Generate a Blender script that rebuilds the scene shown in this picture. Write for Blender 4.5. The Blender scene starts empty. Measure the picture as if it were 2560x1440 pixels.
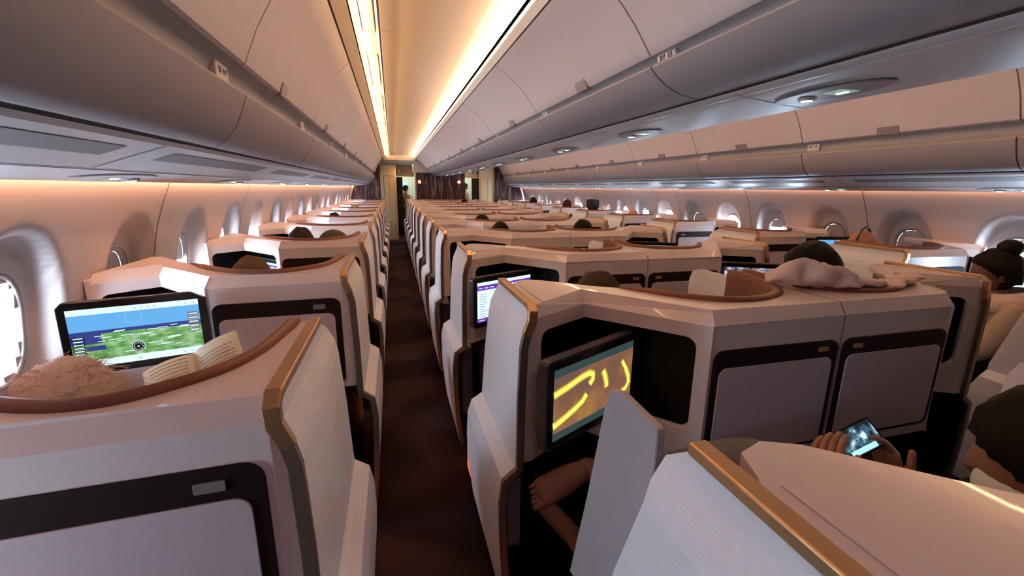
import bpy, bmesh, math, random
from mathutils import Vector, Matrix
random.seed(7)
D = bpy.data
COL = bpy.context.scene.collection
PI = math.pi
PITCH = 1.18
CL = 1.437            # cabin centreline
EYE = 1.65            # eye height
MIR = 2 * CL
YB, YE = -.95, 13.6   # cabin shell from behind the camera to the forward bulkhead

# ------------------------------------------------------------------ materials
def mat(name, col, rough=.5, metal=0., emit=None, estr=1., spec=.5, coat=0.):
    m = D.materials.new(name); m.use_nodes = True
    b = m.node_tree.nodes['Principled BSDF']
    b.inputs['Base Color'].default_value = (*col, 1)
    b.inputs['Roughness'].default_value = rough
    b.inputs['Metallic'].default_value = metal
    b.inputs['Specular IOR Level'].default_value = spec
    b.inputs['Coat Weight'].default_value = coat
    if emit:
        b.inputs['Emission Color'].default_value = (*emit, 1)
        b.inputs['Emission Strength'].default_value = estr
    return m

def nodes(m):
    return m.node_tree.nodes, m.node_tree.links, m.node_tree.nodes['Principled BSDF']

def add_noise(m, col2, scale=8., fac=.3, bump=0., bscale=200., stretch=(1, 1, 1)):
    n, l, b = nodes(m)
    tc = n.new('ShaderNodeTexCoord'); mp = n.new('ShaderNodeMapping'); mp.inputs['Scale'].default_value = stretch
    l.new(tc.outputs['Object'], mp.inputs['Vector'])
    t = n.new('ShaderNodeTexNoise'); t.inputs['Scale'].default_value = scale; t.inputs['Detail'].default_value = 4
    l.new(mp.outputs[0], t.inputs['Vector'])
    mx = n.new('ShaderNodeMixRGB'); mx.inputs[1].default_value = b.inputs['Base Color'].default_value
    mx.inputs[2].default_value = (*col2, 1)
    r = n.new('ShaderNodeMath'); r.operation = 'MULTIPLY'; r.inputs[1].default_value = fac * 2
    l.new(t.outputs['Fac'], r.inputs[0]); l.new(r.outputs[0], mx.inputs[0]); l.new(mx.outputs[0], b.inputs['Base Color'])
    if bump:
        t2 = n.new('ShaderNodeTexNoise'); t2.inputs['Scale'].default_value = bscale
        l.new(tc.outputs['Object'], t2.inputs['Vector'])
        bp = n.new('ShaderNodeBump'); bp.inputs['Strength'].default_value = bump; bp.inputs['Distance'].default_value = .002
        l.new(t2.outputs['Fac'], bp.inputs['Height']); l.new(bp.outputs[0], b.inputs['Normal'])
    return m

M = {}
M['shell'] = add_noise(mat('shell_lacquer', (.78, .66, .62), .26, coat=.25), (.74, .62, .585), 3, .3)  # ambient mauve light tinted into the lacquer colour
M['insert'] = add_noise(mat('panel_laminate', (.62, .50, .505), .38), (.58, .465, .47), 40, .3, .05, 300)  # mauve of the ambient light put into the laminate colour
M['wing'] = mat('ribbed_wall_fabric', (.82, .80, .81), .75)
M['grey_panel'] = add_noise(mat('grey_divider_fabric', (.40, .37, .38), .8), (.36, .33, .34), 60, .4, .2, 500)
M['gold'] = add_noise(mat('bronze_gold_trim', (.62, .38, .19), .33, .75), (.50, .29, .13), 25, .4)
M['bronze'] = mat('dark_bronze_trim', (.20, .14, .105), .4, .5)
M['frame'] = add_noise(mat('dark_brown_frame', (.018, .009, .009), .5, spec=.15), (.026, .014, .013), 6, .4)
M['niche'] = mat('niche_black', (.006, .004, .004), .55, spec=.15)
M['black'] = mat('black_plastic', (.012, .011, .012), .35)
M['leather'] = add_noise(mat('brown_leather', (.21, .072, .038), .5), (.16, .05, .03), 14, .5, .25, 160)
M['cushion'] = add_noise(mat('seat_fabric', (.10, .065, .07), .85), (.07, .045, .05), 50, .5, .2, 300)
M['seam'] = mat('seam_shadow_gap', (.05, .038, .034), .8)
M['amber'] = mat('latch_amber', (.55, .30, .13), .35, .3)
M['tab'] = mat('latch_grey', (.30, .26, .22), .4, .3)
M['bin'] = add_noise(mat('bin_plastic', (.49, .43, .435), .45), (.465, .405, .41), 5, .3, .06, 350)  # base colour takes in the mauve ambient light
M['bin_low'] = add_noise(mat('bin_lower_plastic', (.30, .265, .275), .48), (.28, .245, .255), 5, .3, .06, 350)  # darker than the doors, with mauve ambient light mixed into the colour
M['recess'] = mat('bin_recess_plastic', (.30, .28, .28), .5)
M['gap'] = mat('rubber_gap', (.03, .035, .035), .6)
M['latch'] = mat('bin_latch', (.20, .16, .155), .4)
M['ceil'] = add_noise(mat('ceiling_panel_led_tint', (.74, .65, .53), .5), (.71, .62, .50), 4, .3)  # orange warmth of the LED light put into the base colour
M['ceilseam'] = mat('ceiling_seam_light', (.85, .76, .66), .5)
M['wall'] = add_noise(mat('sidewall_paint', (.63, .545, .52), .6), (.60, .52, .495), 5, .3, .1, 350)
M['psu'] = add_noise(mat('service_panel_plastic', (.52, .47, .47), .4), (.49, .44, .44), 8, .3, .06, 350)
M['psu_dark'] = mat('service_recess', (.22, .15, .14), .4)
M['vent'] = mat('vent_grille', (.20, .17, .17), .6)
M['ink'] = mat('print_ink', (.05, .045, .045), .6)
M['bezel'] = mat('screen_bezel', (.008, .007, .008), .22)
M['monitor_body'] = mat('monitor_shell', (.035, .028, .028), .35)
M['glassdark'] = mat('window_ring_rubber', (.25, .27, .30), .4)
M['shade'] = add_noise(mat('window_shade', (.66, .60, .57), .6), (.62, .56, .53), 10, .3)
M['beige'] = add_noise(mat('galley_laminate', (.50, .35, .20), .5), (.45, .31, .17), 6, .4, 0, 0, (4, 4, .5))
M['curtain'] = mat('curtain_black', (.012, .010, .012), .9)
M['skin'] = mat('skin_light', (.55, .30, .20), .55)
M['skin_tan'] = mat('skin_tan', (.36, .17, .10), .55)
M['skin_dark'] = mat('skin_brown', (.16, .075, .05), .5)
M['paper'] = mat('book_paper', (.80, .74, .52), .8)
M['jeans'] = add_noise(mat('denim', (.10, .14, .22), .85), (.07, .10, .16), 60, .5)
M['greytrousers'] = add_noise(mat('grey_trousers', (.17, .155, .15), .85), (.13, .12, .115), 40, .5)
M['blackcloth'] = mat('black_cloth', (.012, .011, .012), .9)
M['pinkcloth'] = add_noise(mat('pale_pink_cloth', (.72, .55, .50), .85), (.62, .46, .42), 12, .4, .3, 80)
M['beigecloth'] = add_noise(mat('beige_knit', (.46, .36, .27), .9), (.38, .29, .22), 30, .5, .4, 150)
M['whitecloth'] = add_noise(mat('white_blanket', (.80, .80, .84), .85), (.72, .73, .80), 9, .4, .4, 40)
M['olive'] = add_noise(mat('olive_cloth', (.14, .105, .06), .85), (.10, .075, .045), 30, .5)
M['led_white'] = mat('reading_light_lens', (.9, .95, 1), .3, emit=(.75, .95, 1.), estr=7)
M['led_green'] = mat('display_glass', (.20, .30, .27), .2, emit=(.30, .50, .43), estr=.35)
M['led_sym'] = mat('display_symbol', (.8, .95, .7), .3, emit=(.7, 1., .65), estr=3)
M['red_sign'] = mat('lit_red_sign', (.6, .05, .03), .4, emit=(1., .10, .05), estr=4)
M['amber_sign'] = mat('lit_amber_sign', (.8, .3, .05), .4, emit=(1., .42, .10), estr=7)
M['cove'] = mat('cove_led_strip', (1, .8, .5), .4, emit=(1., .66, .36), estr=2.2)
M['wash'] = mat('sidewall_led_strip', (1, .7, .5), .4, emit=(1., .50, .26), estr=3)
M['floorled'] = mat('aisle_floor_led', (1, .3, .15), .4, emit=(1., .16, .06), estr=.9)
M['exit'] = mat('exit_sign_green', (.02, .10, .06), .4, emit=(.02, .08, .05), estr=.15)
M['white'] = mat('plain_white', (.8, .8, .76), .6)

def hair_mat(name, c1, c2):
    return add_noise(mat(name, c1, .7, spec=.12), c2, 30, .5, .6, 90, (1, 1, .25))
M['h_black'] = hair_mat('hair_black', (.010, .008, .007), (.018, .013, .010))
M['h_brown'] = hair_mat('hair_brown', (.10, .055, .030), (.16, .09, .05))
M['h_dbrown'] = hair_mat('hair_dark_brown', (.035, .020, .013), (.055, .032, .02))
M['h_blond'] = hair_mat('hair_grey_blond', (.56, .40, .31), (.74, .60, .52))
M['h_beige'] = hair_mat('hair_fair', (.40, .30, .19), (.50, .38, .26))

# ribbed fabric on the aisle wings
n, l, b = nodes(M['wing'])
tc = n.new('ShaderNodeTexCoord'); sx = n.new('ShaderNodeSeparateXYZ'); l.new(tc.outputs['Object'], sx.inputs[0])
mu = n.new('ShaderNodeMath'); mu.operation = 'MULTIPLY'; mu.inputs[1].default_value = 2 * PI / .0072
nz = n.new('ShaderNodeTexNoise'); nz.inputs['Scale'].default_value = 6; l.new(tc.outputs['Object'], nz.inputs['Vector'])
l.new(sx.outputs['Z'], mu.inputs[0])
si = n.new('ShaderNodeMath'); si.operation = 'SINE'; l.new(mu.outputs[0], si.inputs[0])
bp = n.new('ShaderNodeBump'); bp.inputs['Strength'].default_value = .35; bp.inputs['Distance'].default_value = .0012
l.new(si.outputs[0], bp.inputs['Height']); l.new(bp.outputs[0], b.inputs['Normal'])

# carpet
M['carpet'] = mat('aisle_carpet', (.030, .009, .012), .95, spec=.1)
n, l, b = nodes(M['carpet'])
tc = n.new('ShaderNodeTexCoord'); t = n.new('ShaderNodeTexNoise'); t.inputs['Scale'].default_value = 1.1; t.inputs['Detail'].default_value = 1
l.new(tc.outputs['Object'], t.inputs['Vector'])
cr = n.new('ShaderNodeValToRGB'); cr.color_ramp.elements[0].position = .47; cr.color_ramp.elements[0].color = (.018, .008, .010, 1)
cr.color_ramp.elements[1].position = .53; cr.color_ramp.elements[1].color = (.040, .020, .021, 1)
l.new(t.outputs['Fac'], cr.inputs[0]); l.new(cr.outputs[0], b.inputs['Base Color'])
t2 = n.new('ShaderNodeTexNoise'); t2.inputs['Scale'].default_value = 400; l.new(tc.outputs['Object'], t2.inputs['Vector'])
bp = n.new('ShaderNodeBump'); bp.inputs['Strength'].default_value = .5; bp.inputs['Distance'].default_value = .003
l.new(t2.outputs['Fac'], bp.inputs['Height']); l.new(bp.outputs[0], b.inputs['Normal'])

# burgundy bulkhead with pale vertical strokes
M['burgundy'] = mat('burgundy_bulkhead', (.05, .01, .014), .45)
n, l, b = nodes(M['burgundy'])
tc = n.new('ShaderNodeTexCoord'); mp = n.new('ShaderNodeMapping'); mp.inputs['Scale'].default_value = (26, 26, 2.6)
l.new(tc.outputs['Object'], mp.inputs[0])
t = n.new('ShaderNodeTexNoise'); t.inputs['Scale'].default_value = 1.; t.inputs['Detail'].default_value = 2; l.new(mp.outputs[0], t.inputs['Vector'])
cr = n.new('ShaderNodeValToRGB'); cr.color_ramp.elements[0].position = .50; cr.color_ramp.elements[0].color = (.040, .008, .012, 1)
cr.color_ramp.elements[1].position = .72; cr.color_ramp.elements[1].color = (.30, .19, .16, 1)
l.new(t.outputs['Fac'], cr.inputs[0]); l.new(cr.outputs[0], b.inputs['Base Color'])

def flat_emit(name, col, s):
    m = mat(name, (0, 0, 0), .25, emit=col, estr=s)
    return m
M['e_white'] = flat_emit('display_white', (.72, .93, .96), .85)
M['e_cyan'] = flat_emit('display_cyan', (.42, .86, .88), .9)
M['e_purple'] = flat_emit('display_purple', (.16, .035, .42), .8)
M['e_red'] = flat_emit('display_red', (.85, .10, .20), .7)
M['e_sky'] = flat_emit('display_sky_blue', (.13, .42, .82), .8)
M['e_dusk'] = flat_emit('display_slate_teal', (.045, .085, .085), .6)
M['e_sea'] = flat_emit('display_navy', (.04, .06, .28), .7)
M['e_grey'] = flat_emit('display_grey', (.22, .22, .26), .7)
M['e_dark'] = flat_emit('display_black', (.015, .015, .02), .5)
M['e_olive'] = flat_emit('display_olive', (.42, .28, .04), .9)
M['e_yellow'] = flat_emit('display_yellow', (.72, .74, .12), 1.0)

def emit_noise(name, stops, scale, stretch, strength):
    m = mat(name, (0, 0, 0), .25, emit=(1, 1, 1), estr=strength)
    n, l, b = nodes(m)
    tc = n.new('ShaderNodeTexCoord'); mp = n.new('ShaderNodeMapping'); mp.inputs['Scale'].default_value = stretch
    l.new(tc.outputs['Object'], mp.inputs[0])
    t = n.new('ShaderNodeTexNoise'); t.inputs['Scale'].default_value = scale; t.inputs['Detail'].default_value = 5
    l.new(mp.outputs[0], t.inputs['Vector'])
    cr = n.new('ShaderNodeValToRGB')
    while len(cr.color_ramp.elements) < len(stops): cr.color_ramp.elements.new(.5)
    for e, (p, c) in zip(cr.color_ramp.elements, stops): e.position = p; e.color = (*c, 1)
    l.new(t.outputs['Fac'], cr.inputs[0]); l.new(cr.outputs[0], b.inputs['Emission Color'])
    return m
M['e_land'] = emit_noise('display_land', [(.3, (.05, .20, .04)), (.5, (.17, .40, .12)), (.62, (.30, .52, .28)), (.75, (.50, .62, .50))], 22, (1, 1, 2.4), .8)
M['e_glow'] = emit_noise('display_film_glow', [(.32, (.13, .075, .07)), (.5, (.22, .10, .06)), (.68, (.38, .18, .05))], 6, (1, 1, 1), .8)
M['e_film'] = emit_noise('display_film_street', [(.35, (.02, .02, .03)), (.5, (.16, .15, .19)), (.6, (.45, .42, .50)), (.72, (.9, .95, 1.))], 30, (1, 1, 2), .9)
M['e_game'] = emit_noise('display_game', [(.42, (.01, .015, .02)), (.55, (.05, .12, .18)), (.66, (.55, .80, .85))], 45, (1, 1, 1), 1.)

# ------------------------------------------------------------------ mesh builder
class MB:
    def __init__(s): s.v = []; s.f = []; s.mi = []; s.m = Matrix.Identity(4); s.smooth = []
    def add(s, vs, fs, mi=0, smooth=False):
        o = len(s.v); s.v += [tuple(s.m @ Vector(p)) for p in vs]
        s.f += [tuple(i + o for i in f) for f in fs]; s.mi += [mi] * len(fs); s.smooth += [smooth] * len(fs)
    def box(s, a, b, mi=0):
        x0, y0, z0 = a; x1, y1, z1 = b
        s.add([(x0, y0, z0), (x1, y0, z0), (x1, y1, z0), (x0, y1, z0), (x0, y0, z1), (x1, y0, z1), (x1, y1, z1), (x0, y1, z1)],
              [(0, 3, 2, 1), (4, 5, 6, 7), (0, 1, 5, 4), (1, 2, 6, 5), (2, 3, 7, 6), (3, 0, 4, 7)], mi)
    def prism(s, poly, fn, t0, t1, mi=0, smooth=False):
        """poly of 2D points; fn(a,b,t) gives the 3D point; extruded from t0 to t1"""
        n = len(poly)
        vs = [fn(a, b, t0) for a, b in poly] + [fn(a, b, t1) for a, b in poly]
        s.add(vs, [tuple(range(n))[::-1], tuple(range(n, 2 * n))] + [(i, (i + 1) % n, n + (i + 1) % n, n + i) for i in range(n)], mi, smooth)
    def grid(s, rows, mi=0, smooth=True, closeu=False, closev=False, caps=False):
        R = len(rows); C = len(rows[0]); vs = [p for r in rows for p in r]; fs = []
        for i in range(R - (0 if closev else 1)):
            for j in range(C - (0 if closeu else 1)):
                fs.append((i * C + j, i * C + (j + 1) % C, ((i + 1) % R) * C + (j + 1) % C, ((i + 1) % R) * C + j))
        if caps:
            fs.append(tuple(range(C))[::-1]); fs.append(tuple((R - 1) * C + j for j in range(C)))
        s.add(vs, fs, mi, smooth)
    def tube(s, pts, r, n=8, mi=0, caps=True, squash=1.):
        rows = []; pts = [Vector(p) for p in pts]
        for i, p in enumerate(pts):
            t = (pts[min(i + 1, len(pts) - 1)] - pts[max(i - 1, 0)]).normalized()
            up = Vector((0, 0, 1)) if abs(t.z) < .9 else Vector((0, 1, 0))
            a = t.cross(up).normalized(); b2 = a.cross(t).normalized(); rr = r[i] if isinstance(r, (list, tuple)) else r
            rows.append([tuple(p + a * rr * math.cos(2 * PI * k / n) + b2 * rr * squash * math.sin(2 * PI * k / n)) for k in range(n)])
        s.grid(rows, mi, True, closeu=True, caps=caps)
    def ellipsoid(s, c, r, mi=0, nu=20, nv=12, v0=-PI / 2, v1=PI / 2, fn=None):
        rows = []
        for i in range(nv + 1):
            a = v0 + (v1 - v0) * i / nv; row = []
            for j in range(nu):
                t = 2 * PI * j / nu; p = Vector((math.cos(a) * math.cos(t), math.cos(a) * math.sin(t), math.sin(a)))
                k = fn(p) if fn else 1.
                row.append((c[0] + r[0] * p.x * k, c[1] + r[1] * p.y * k, c[2] + r[2] * p.z * k))
            rows.append(row)
        s.grid(rows, mi, True, closeu=True)
    def build(s, name, mats, parent=None, bevel=0., seg=2, kind=None, weld=True, sharp=40, auto=0):
        me = D.meshes.new(name); me.from_pydata(s.v, [], s.f)
        if not isinstance(mats, (list, tuple)): mats = [mats]
        for m in mats: me.materials.append(M[m] if isinstance(m, str) else m)
        for p, mi, sm in zip(me.polygons, s.mi, s.smooth): p.material_index = mi; p.use_smooth = sm
        bm = bmesh.new(); bm.from_mesh(me)
        if weld: bmesh.ops.remove_doubles(bm, verts=bm.verts, dist=1e-5)
        bmesh.ops.recalc_face_normals(bm, faces=bm.faces)
        big = [f for f in bm.faces if len(f.verts) > 4]
        if big: bmesh.ops.triangulate(bm, faces=big)
        bm.to_mesh(me); bm.free()
        if auto:
            for p in me.polygons: p.use_smooth = True
            me.set_sharp_from_angle(angle=math.radians(auto))
        o = D.objects.new(name, me); COL.objects.link(o)
        if parent: o.parent = parent
        if bevel:
            md = o.modifiers.new('bevel', 'BEVEL'); md.width = bevel; md.segments = seg; md.limit_method = 'ANGLE'; md.angle_limit = math.radians(sharp)
            md.harden_normals = False
        if kind: o['kind'] = kind
        return o

def struct(name, mb, m, **k):
    o = mb.build(name, m, **k); o['kind'] = 'structure'; return o
def empty(name, loc=(0, 0, 0), rz=0.):
    o = D.objects.new(name, None); COL.objects.link(o); o.location = loc; o.rotation_euler[2] = rz; o.empty_display_size = .1; return o
def tag(o, label, cat, group=None):
    o['label'] = label; o['category'] = cat
    if group: o['group'] = group
    return o
def kids(o): return [c for c in D.objects if c.parent == o]
def copy_tree(o, parent=None):
    c = o.copy(); COL.objects.link(c); c.parent = parent
    for ch in kids(o): copy_tree(ch, c)
    return c
def rrect(x0, y0, x1, y1, r, n=5):
    if not isinstance(r, (list, tuple)): r = [r] * 4
    out = []
    for (cx, cy, a0), rr in zip([(x1, y1, 0), (x0, y1, 90), (x0, y0, 180), (x1, y0, 270)], r):
        sx = -1 if cx == x1 else 1; sy = -1 if cy == y1 else 1
        for k in range(n + 1):
            a = math.radians(a0 + 90 * k / n)
            out.append((cx + sx * rr + rr * math.cos(a), cy + sy * rr + rr * math.sin(a)))
    return out
ORD = ['first', 'second', 'third', 'fourth', 'fifth', 'sixth', 'seventh', 'eighth', 'ninth', 'tenth', 'eleventh', 'twelfth', 'thirteenth']

# ------------------------------------------------------------------ seats
Z1, ZC, ZT = 1.248, 1.275, 1.29      # face top, chamfer top, top plate
def lerp(a, b, t): return a + (b - a) * t
def interp(tab, z):
    tab = sorted(tab)
    if z <= tab[0][0]: return tab[0][1]
    for (a, va), (b_, vb) in zip(tab, tab[1:]):
        if z <= b_: return lerp(va, vb, (z - a) / (b_ - a))
    return tab[-1][1]

WZ = [(1.285, 0), (1.245, .004), (1.20, .022), (1.16, .031), (.97, .037), (.76, .038), (.725, .040), (.690, .088), (.60, .098), (.45, .094), (.30, .085), (.07, .06)]
def seat(kind, s, screen='off', deployed=False, name='business_seat'):
    """local frame: u away from the aisle (x = s*u), v forward from the back face"""
    root = empty(name)
    W = kind == 'window'
    def X(u, v, z): return (s * u, v, z)
    if W:
        seg = [(.012, .022), (.52, 0), (.815, .335), (.995, .17)]
        pan = (0, 1); nich = [(1, 2), (2, 3)]
        arc = [(.71, .385), (.63, .28), (.55, .19), (.44, .105), (.33, .068), (.25, .075), (.18, .118), (.12, .18), (.08, .275), (.06, .40), (.045, .50)]
        top = [(.014, .050), (.51, .03), (.81, .372), (.985, .205), (.985, .66), (.94, .66)] + arc + [(.014, .50)]
        cham = [(.014, .050), (.51, .03), (.81, .372), (.985, .205)]
        zb = .765; gv = .03; gt = .50
        front = [(1.285, .50), (1.27, .56), (1.22, .605), (1.13, .59), (.815, .69), (.70, .69), (.61, .72), (.35, .86), (.05, .86)]
    else:
        seg = [(.020, .195), (.252, .34), (.523, 0), (1.0386, 0)]
        pan = (2, 3); nich = [(0, 1), (1, 2)]
        arc = [(.40, .375), (.46, .29), (.55, .175), (.66, .105), (.78, .098), (.89, .135), (.965, .195), (1.0, .28), (1.008, .38), (1.0, .50)]
        top = [(.018, .200), (.030, .222), (.252, .372), (.533, .028), (1.0386, .028), (1.0386, .52), (1.014, .52)] + arc[::-1] + [(.32, .425), (.16, .57), (.11, .592), (.06, .575), (.038, .52), (.018, .50)]
        cham = [(.020, .215), (.252, .372), (.533, .028), (1.0386, .028)]
        zb = .745; gv = .19; gt = .60
        front = [(1.285, .60), (1.27, .645), (1.22, .66), (1.16, .66), (.815, .77), (.70, .78), (.61, .84), (.35, .94), (.05, .94)]
    # --- shell: rear face segments with the niche notch, chamfer, top plate
    sh = MB()
    th_ = .022
    def face(i, j, poly, t0=0., t1=th_, mb=sh, mi=0):
        a, b_ = Vector(seg[i]), Vector(seg[j]); d = (b_ - a); L = d.length; d.normalize()
        nrm = Vector((-d.y, d.x))              # forward
        if nrm.y < 0: nrm = -nrm
        mb.prism(poly, lambda p, z, t: X(a.x + d.x * p + nrm.x * t, a.y + d.y * p + nrm.y * t, z), t0, t1, mi)
        return L
    def seglen(i, j): return (Vector(seg[j]) - Vector(seg[i])).length
    NT, NB = 1.198, .885 if not W else .86
    Lp = seglen(*pan)
    face(*pan, [(0, zb), (Lp, zb), (Lp, Z1), (0, Z1)])
    # filler between the face and the bulging wing
    eu, ev = seg[0]
    cols = [[X(eu + .004, ev + .001, z), X(-interp([(a_, b__) for a_, b__ in WZ], z) + .004, gv + .002, z), X(-interp([(a_, b__) for a_, b__ in WZ], z) + .004, gv + .06, z)] for z in (zb, .85, .97, 1.16, 1.20, 1.245, Z1)]
    sh.grid(cols, smooth=False)
    r = .035
    def notch(L, open_right, marg):
        # face with an opening that runs out over the edge at the kink
        if open_right:
            q = [(marg + r - r * math.cos(a), NT - r + r * math.sin(a)) for a in [math.radians(k * 18) for k in range(6)]]
            q2 = [(marg + r - r * math.cos(a), NB + r - r * math.sin(a)) for a in [math.radians(k * 18) for k in range(5, -1, -1)]]
            return [(0, zb), (L, zb), (L, NB)] + q2 + q + [(L, NT), (L, Z1), (0, Z1)]
        p = notch(L, True, marg)
        return [(L - x, z) for x, z in p][::-1]
    (a0, a1), (b0, b1) = nich
    face(a0, a1, notch(seglen(a0, a1), True, .03 if not W else .045))
    face(b0, b1, notch(seglen(b0, b1), False, .045 if not W else .03))
    # outer return of the shell
    ou, ov = seg[-1] if W else seg[0]
    if W:
        sh.box((s * .985 if s > 0 else -1.005, ov, 0.5), (1.005 if s > 0 else s * .985, .62, ZC - .005))
    # top strip of the face, chamfer
    rows = [[X(u, v, Z1) for u, v in seg], [X(u, v, ZT) for u, v in cham]]
    sh.grid(rows, smooth=False)
    sh.prism(top, lambda u, v, t: X(u, v, t), ZT - .028, ZT)
    sh.build('shell', 'shell', root, bevel=.0025, seg=2)
    # raised lip beside the wing (two grooves)
    gr = MB()
    if not W:
        gr.prism([(.052, .235), (.062, .242), (.062, .50), (.052, .50)], lambda u, v, t: X(u, v, t), ZT, ZT + .003)
        gr.build('top_bead', 'shell', root)
    # --- niche liner
    nb = MB()
    dep = .13
    A, K, B2 = [Vector(seg[k]) for k in ((1, 2, 3) if W else (0, 1, 2))]
    def off(p, q, t):
        d = (q - p).normalized(); nn = Vector((-d.y, d.x)); nn = nn if nn.y > 0 else -nn
        return nn * t
    pA = A.lerp(K, .06) + off(A, K, .02); pB = B2.lerp(K, .06) + off(K, B2, .02)
    inner = [pA, K + Vector((0, .02)), pB]
    deepK = K + Vector((0, .16)); dA = A.lerp(K, .10) + off(A, K, dep if not W else .12); dB = B2.lerp(K, .10) + off(K, B2, dep if W else .12)
    if W: dA = A.lerp(K, .12) + Vector((.02, .14)); dB = B2 + Vector((-.05, .16))
    else: dA = A + Vector((.03, .15)); dB = B2.lerp(K, .12) + Vector((-.02, .14))
    lo, hi = NB - .02, NT + .012
    rows = [[X(p.x, p.y, z) for z in (lo, hi)] for p in (pA, dA, deepK, dB, pB)]
    nb.grid(rows, smooth=False)
    for z in (lo, hi):
        nb.add([X(p.x, p.y, z) for p in (pA, dA, deepK, dB, pB, inner[1])], [(0, 1, 2, 3, 4, 5)])
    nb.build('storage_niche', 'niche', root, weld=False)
    # --- framed panel
    fr = MB(); m0 = .008
    e0 = .012 if W else .012
    x0, x1 = (.014, Lp - .012) if W else (.012, Lp - .010)
    if W:  # seg runs from the aisle outward
        face(*pan, rrect(x0, .785, x1, 1.182, .035), -.005, .004, fr)
    else:
        face(*pan, rrect(x0, .785, x1, 1.166, .035), -.005, .004, fr)
    fo = fr.build('panel_frame', 'frame', root, bevel=.0015)
    ins = MB()
    zt_ = 1.118 if W else 1.108
    if W: xi0, xi1 = x0 + .026, x1 - .020
    else: xi0, xi1 = x0 + .020, x1 - .022
    face(*pan, rrect(xi0, .797, xi1, zt_, .028), -.0085, -.004, ins)
    ins.build('table_panel', 'insert', fo, bevel=.0012)
    lt = MB()
    if W: face(*pan, rrect(.075, 1.138, .123, 1.158, .003), -.008, -.004, lt)
    else: face(*pan, rrect(Lp - .095, 1.130, Lp - .055, 1.146, .003), -.008, -.004, lt)
    lt.build('latch', 'amber' if not W else 'tab', fo)
    if not W and s > 0:
        sm = MB(); sm.prism([(1.0372, .03), (1.0388, .03), (1.0388, .51), (1.0372, .51)], lambda u, v, t: X(u, v, t), ZT + .0002, ZT + .0012)
        sm.prism([(1.0372, zb), (1.0388, zb), (1.0388, Z1), (1.0372, Z1)], lambda p, z, t: X(p, t, z), -.0012, 0)
        sm.build('joint_strip', 'bronze', root)
    # --- footwell below the face
    fw = MB()
    if W: P = [(.05, .06), (.52, .04), (.80, .30), (.97, .2), (.97, .95), (.05, .95)]
    else: P = [(.07, .24), (.26, .40), (.54, .06), (1.02, .06), (1.02, .95), (.07, .95)]
    for z in (.01, .735):
        fw.add([X(u, v, z) for u, v in P], [tuple(range(len(P)))])
    fw.grid([[X(u, v, z) for z in (.01, .735)] for u, v in P[3:] + P[:1]], smooth=False)
    fw.grid([[X(P[0][0], P[0][1] + .55, z) for z in (.01, .735)], [X(P[3][0], P[3][1] + .55, z) for z in (.01, .735)]], smooth=False)
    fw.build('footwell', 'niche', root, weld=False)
    # --- aisle wing
    wz = WZ
    wg = MB(); out = []; inn = []
    for z, w in wz:
        vf = interp(front, z); n_ = 5
        out.append([X(-w - .002, lerp(gv, vf, k / n_), z) for k in range(n_ + 1)])
        inn.append([X(-w + .022, lerp(gv, vf - .004, k / n_), z) for k in range(n_ + 1)])
    loop = lambda o_, i_: o_ + i_[::-1]
    wg.grid([loop(o_, i_) for o_, i_ in zip(out, inn)], smooth=False, closeu=True, caps=True)
    wg.build('aisle_wing', 'wing', root, bevel=.003, seg=2, sharp=50)
    ll = MB()
    ll.grid([[X(-interp(wz, z) + .026, gv - .002, z), X(-interp(wz, z) + .026, interp(front, z) + .002, z)] for z in (.05, .30, .45, .60, .69, .725, zb)], smooth=False)
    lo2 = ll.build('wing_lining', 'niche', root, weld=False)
    # --- gold trim along the rear and top edge
    tr = MB()
    def strip(pts, hw, hu, mb, nrm):
        rows = []
        for i, p in enumerate(pts):
            p = Vector(p); t = (Vector(pts[min(i + 1, len(pts) - 1)]) - Vector(pts[max(i - 1, 0)])).normalized()
            sd = Vector((1, 0, 0)) - t * t.x; sd.normalize(); up = t.cross(sd).normalized()
            rows.append([tuple(p + sd * a * hw + up * c * hu) for a, c in ((-1, -1), (-1, 1), (1, 1), (1, -1))])
        mb.grid(rows, smooth=False, closeu=True, caps=True)
    g1 = [X(.008 - .002, gt, ZT + .001), X(.008 - .002, (gt + gv) / 2, ZT + .001), X(.008 - .002, gv + .018, ZT + .001), X(.008 - .002, gv - .002, ZT - .016)]
    g1 += [X(.008 - w, gv - .004, z) for z, w in wz[1:3]]
    strip(g1, .015, .010, tr, None)
    tr.build('gold_trim', 'gold', root, bevel=.003, seg=2)
    tr = MB()
    strip([X(.009 - w, gv - .004, z) for z, w in wz[2:]], .013, .010, tr, None)
    tr.build('edge_trim', 'bronze', root, bevel=.0025, seg=2)
    # --- leather rim and lining swept along the arc
    lr = MB(); rows = []
    cpts = [Vector((u, v)) for u, v in arc]
    # smooth the arc
    fine = []
    for i in range(len(cpts) - 1):
        p0, p1, p2, p3 = cpts[max(i - 1, 0)], cpts[i], cpts[i + 1], cpts[min(i + 2, len(cpts) - 1)]
        for k in range(4):
            t = k / 4
            fine.append(.5 * ((2 * p1) + (p2 - p0) * t + (2 * p0 - 5 * p1 + 4 * p2 - p3) * t * t + (3 * p1 - p0 - 3 * p2 + p3) * t ** 3))
    fine.append(cpts[-1]); N = len(fine)
    prof = [(-.008, ZT - .03), (-.008, ZT + .005), (-.002, ZT + .014), (.008, ZT + .017), (.020, ZT + .012), (.026, ZT - .004), (.030, ZT - .06), (.05, .95), (.06, .55)]
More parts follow.
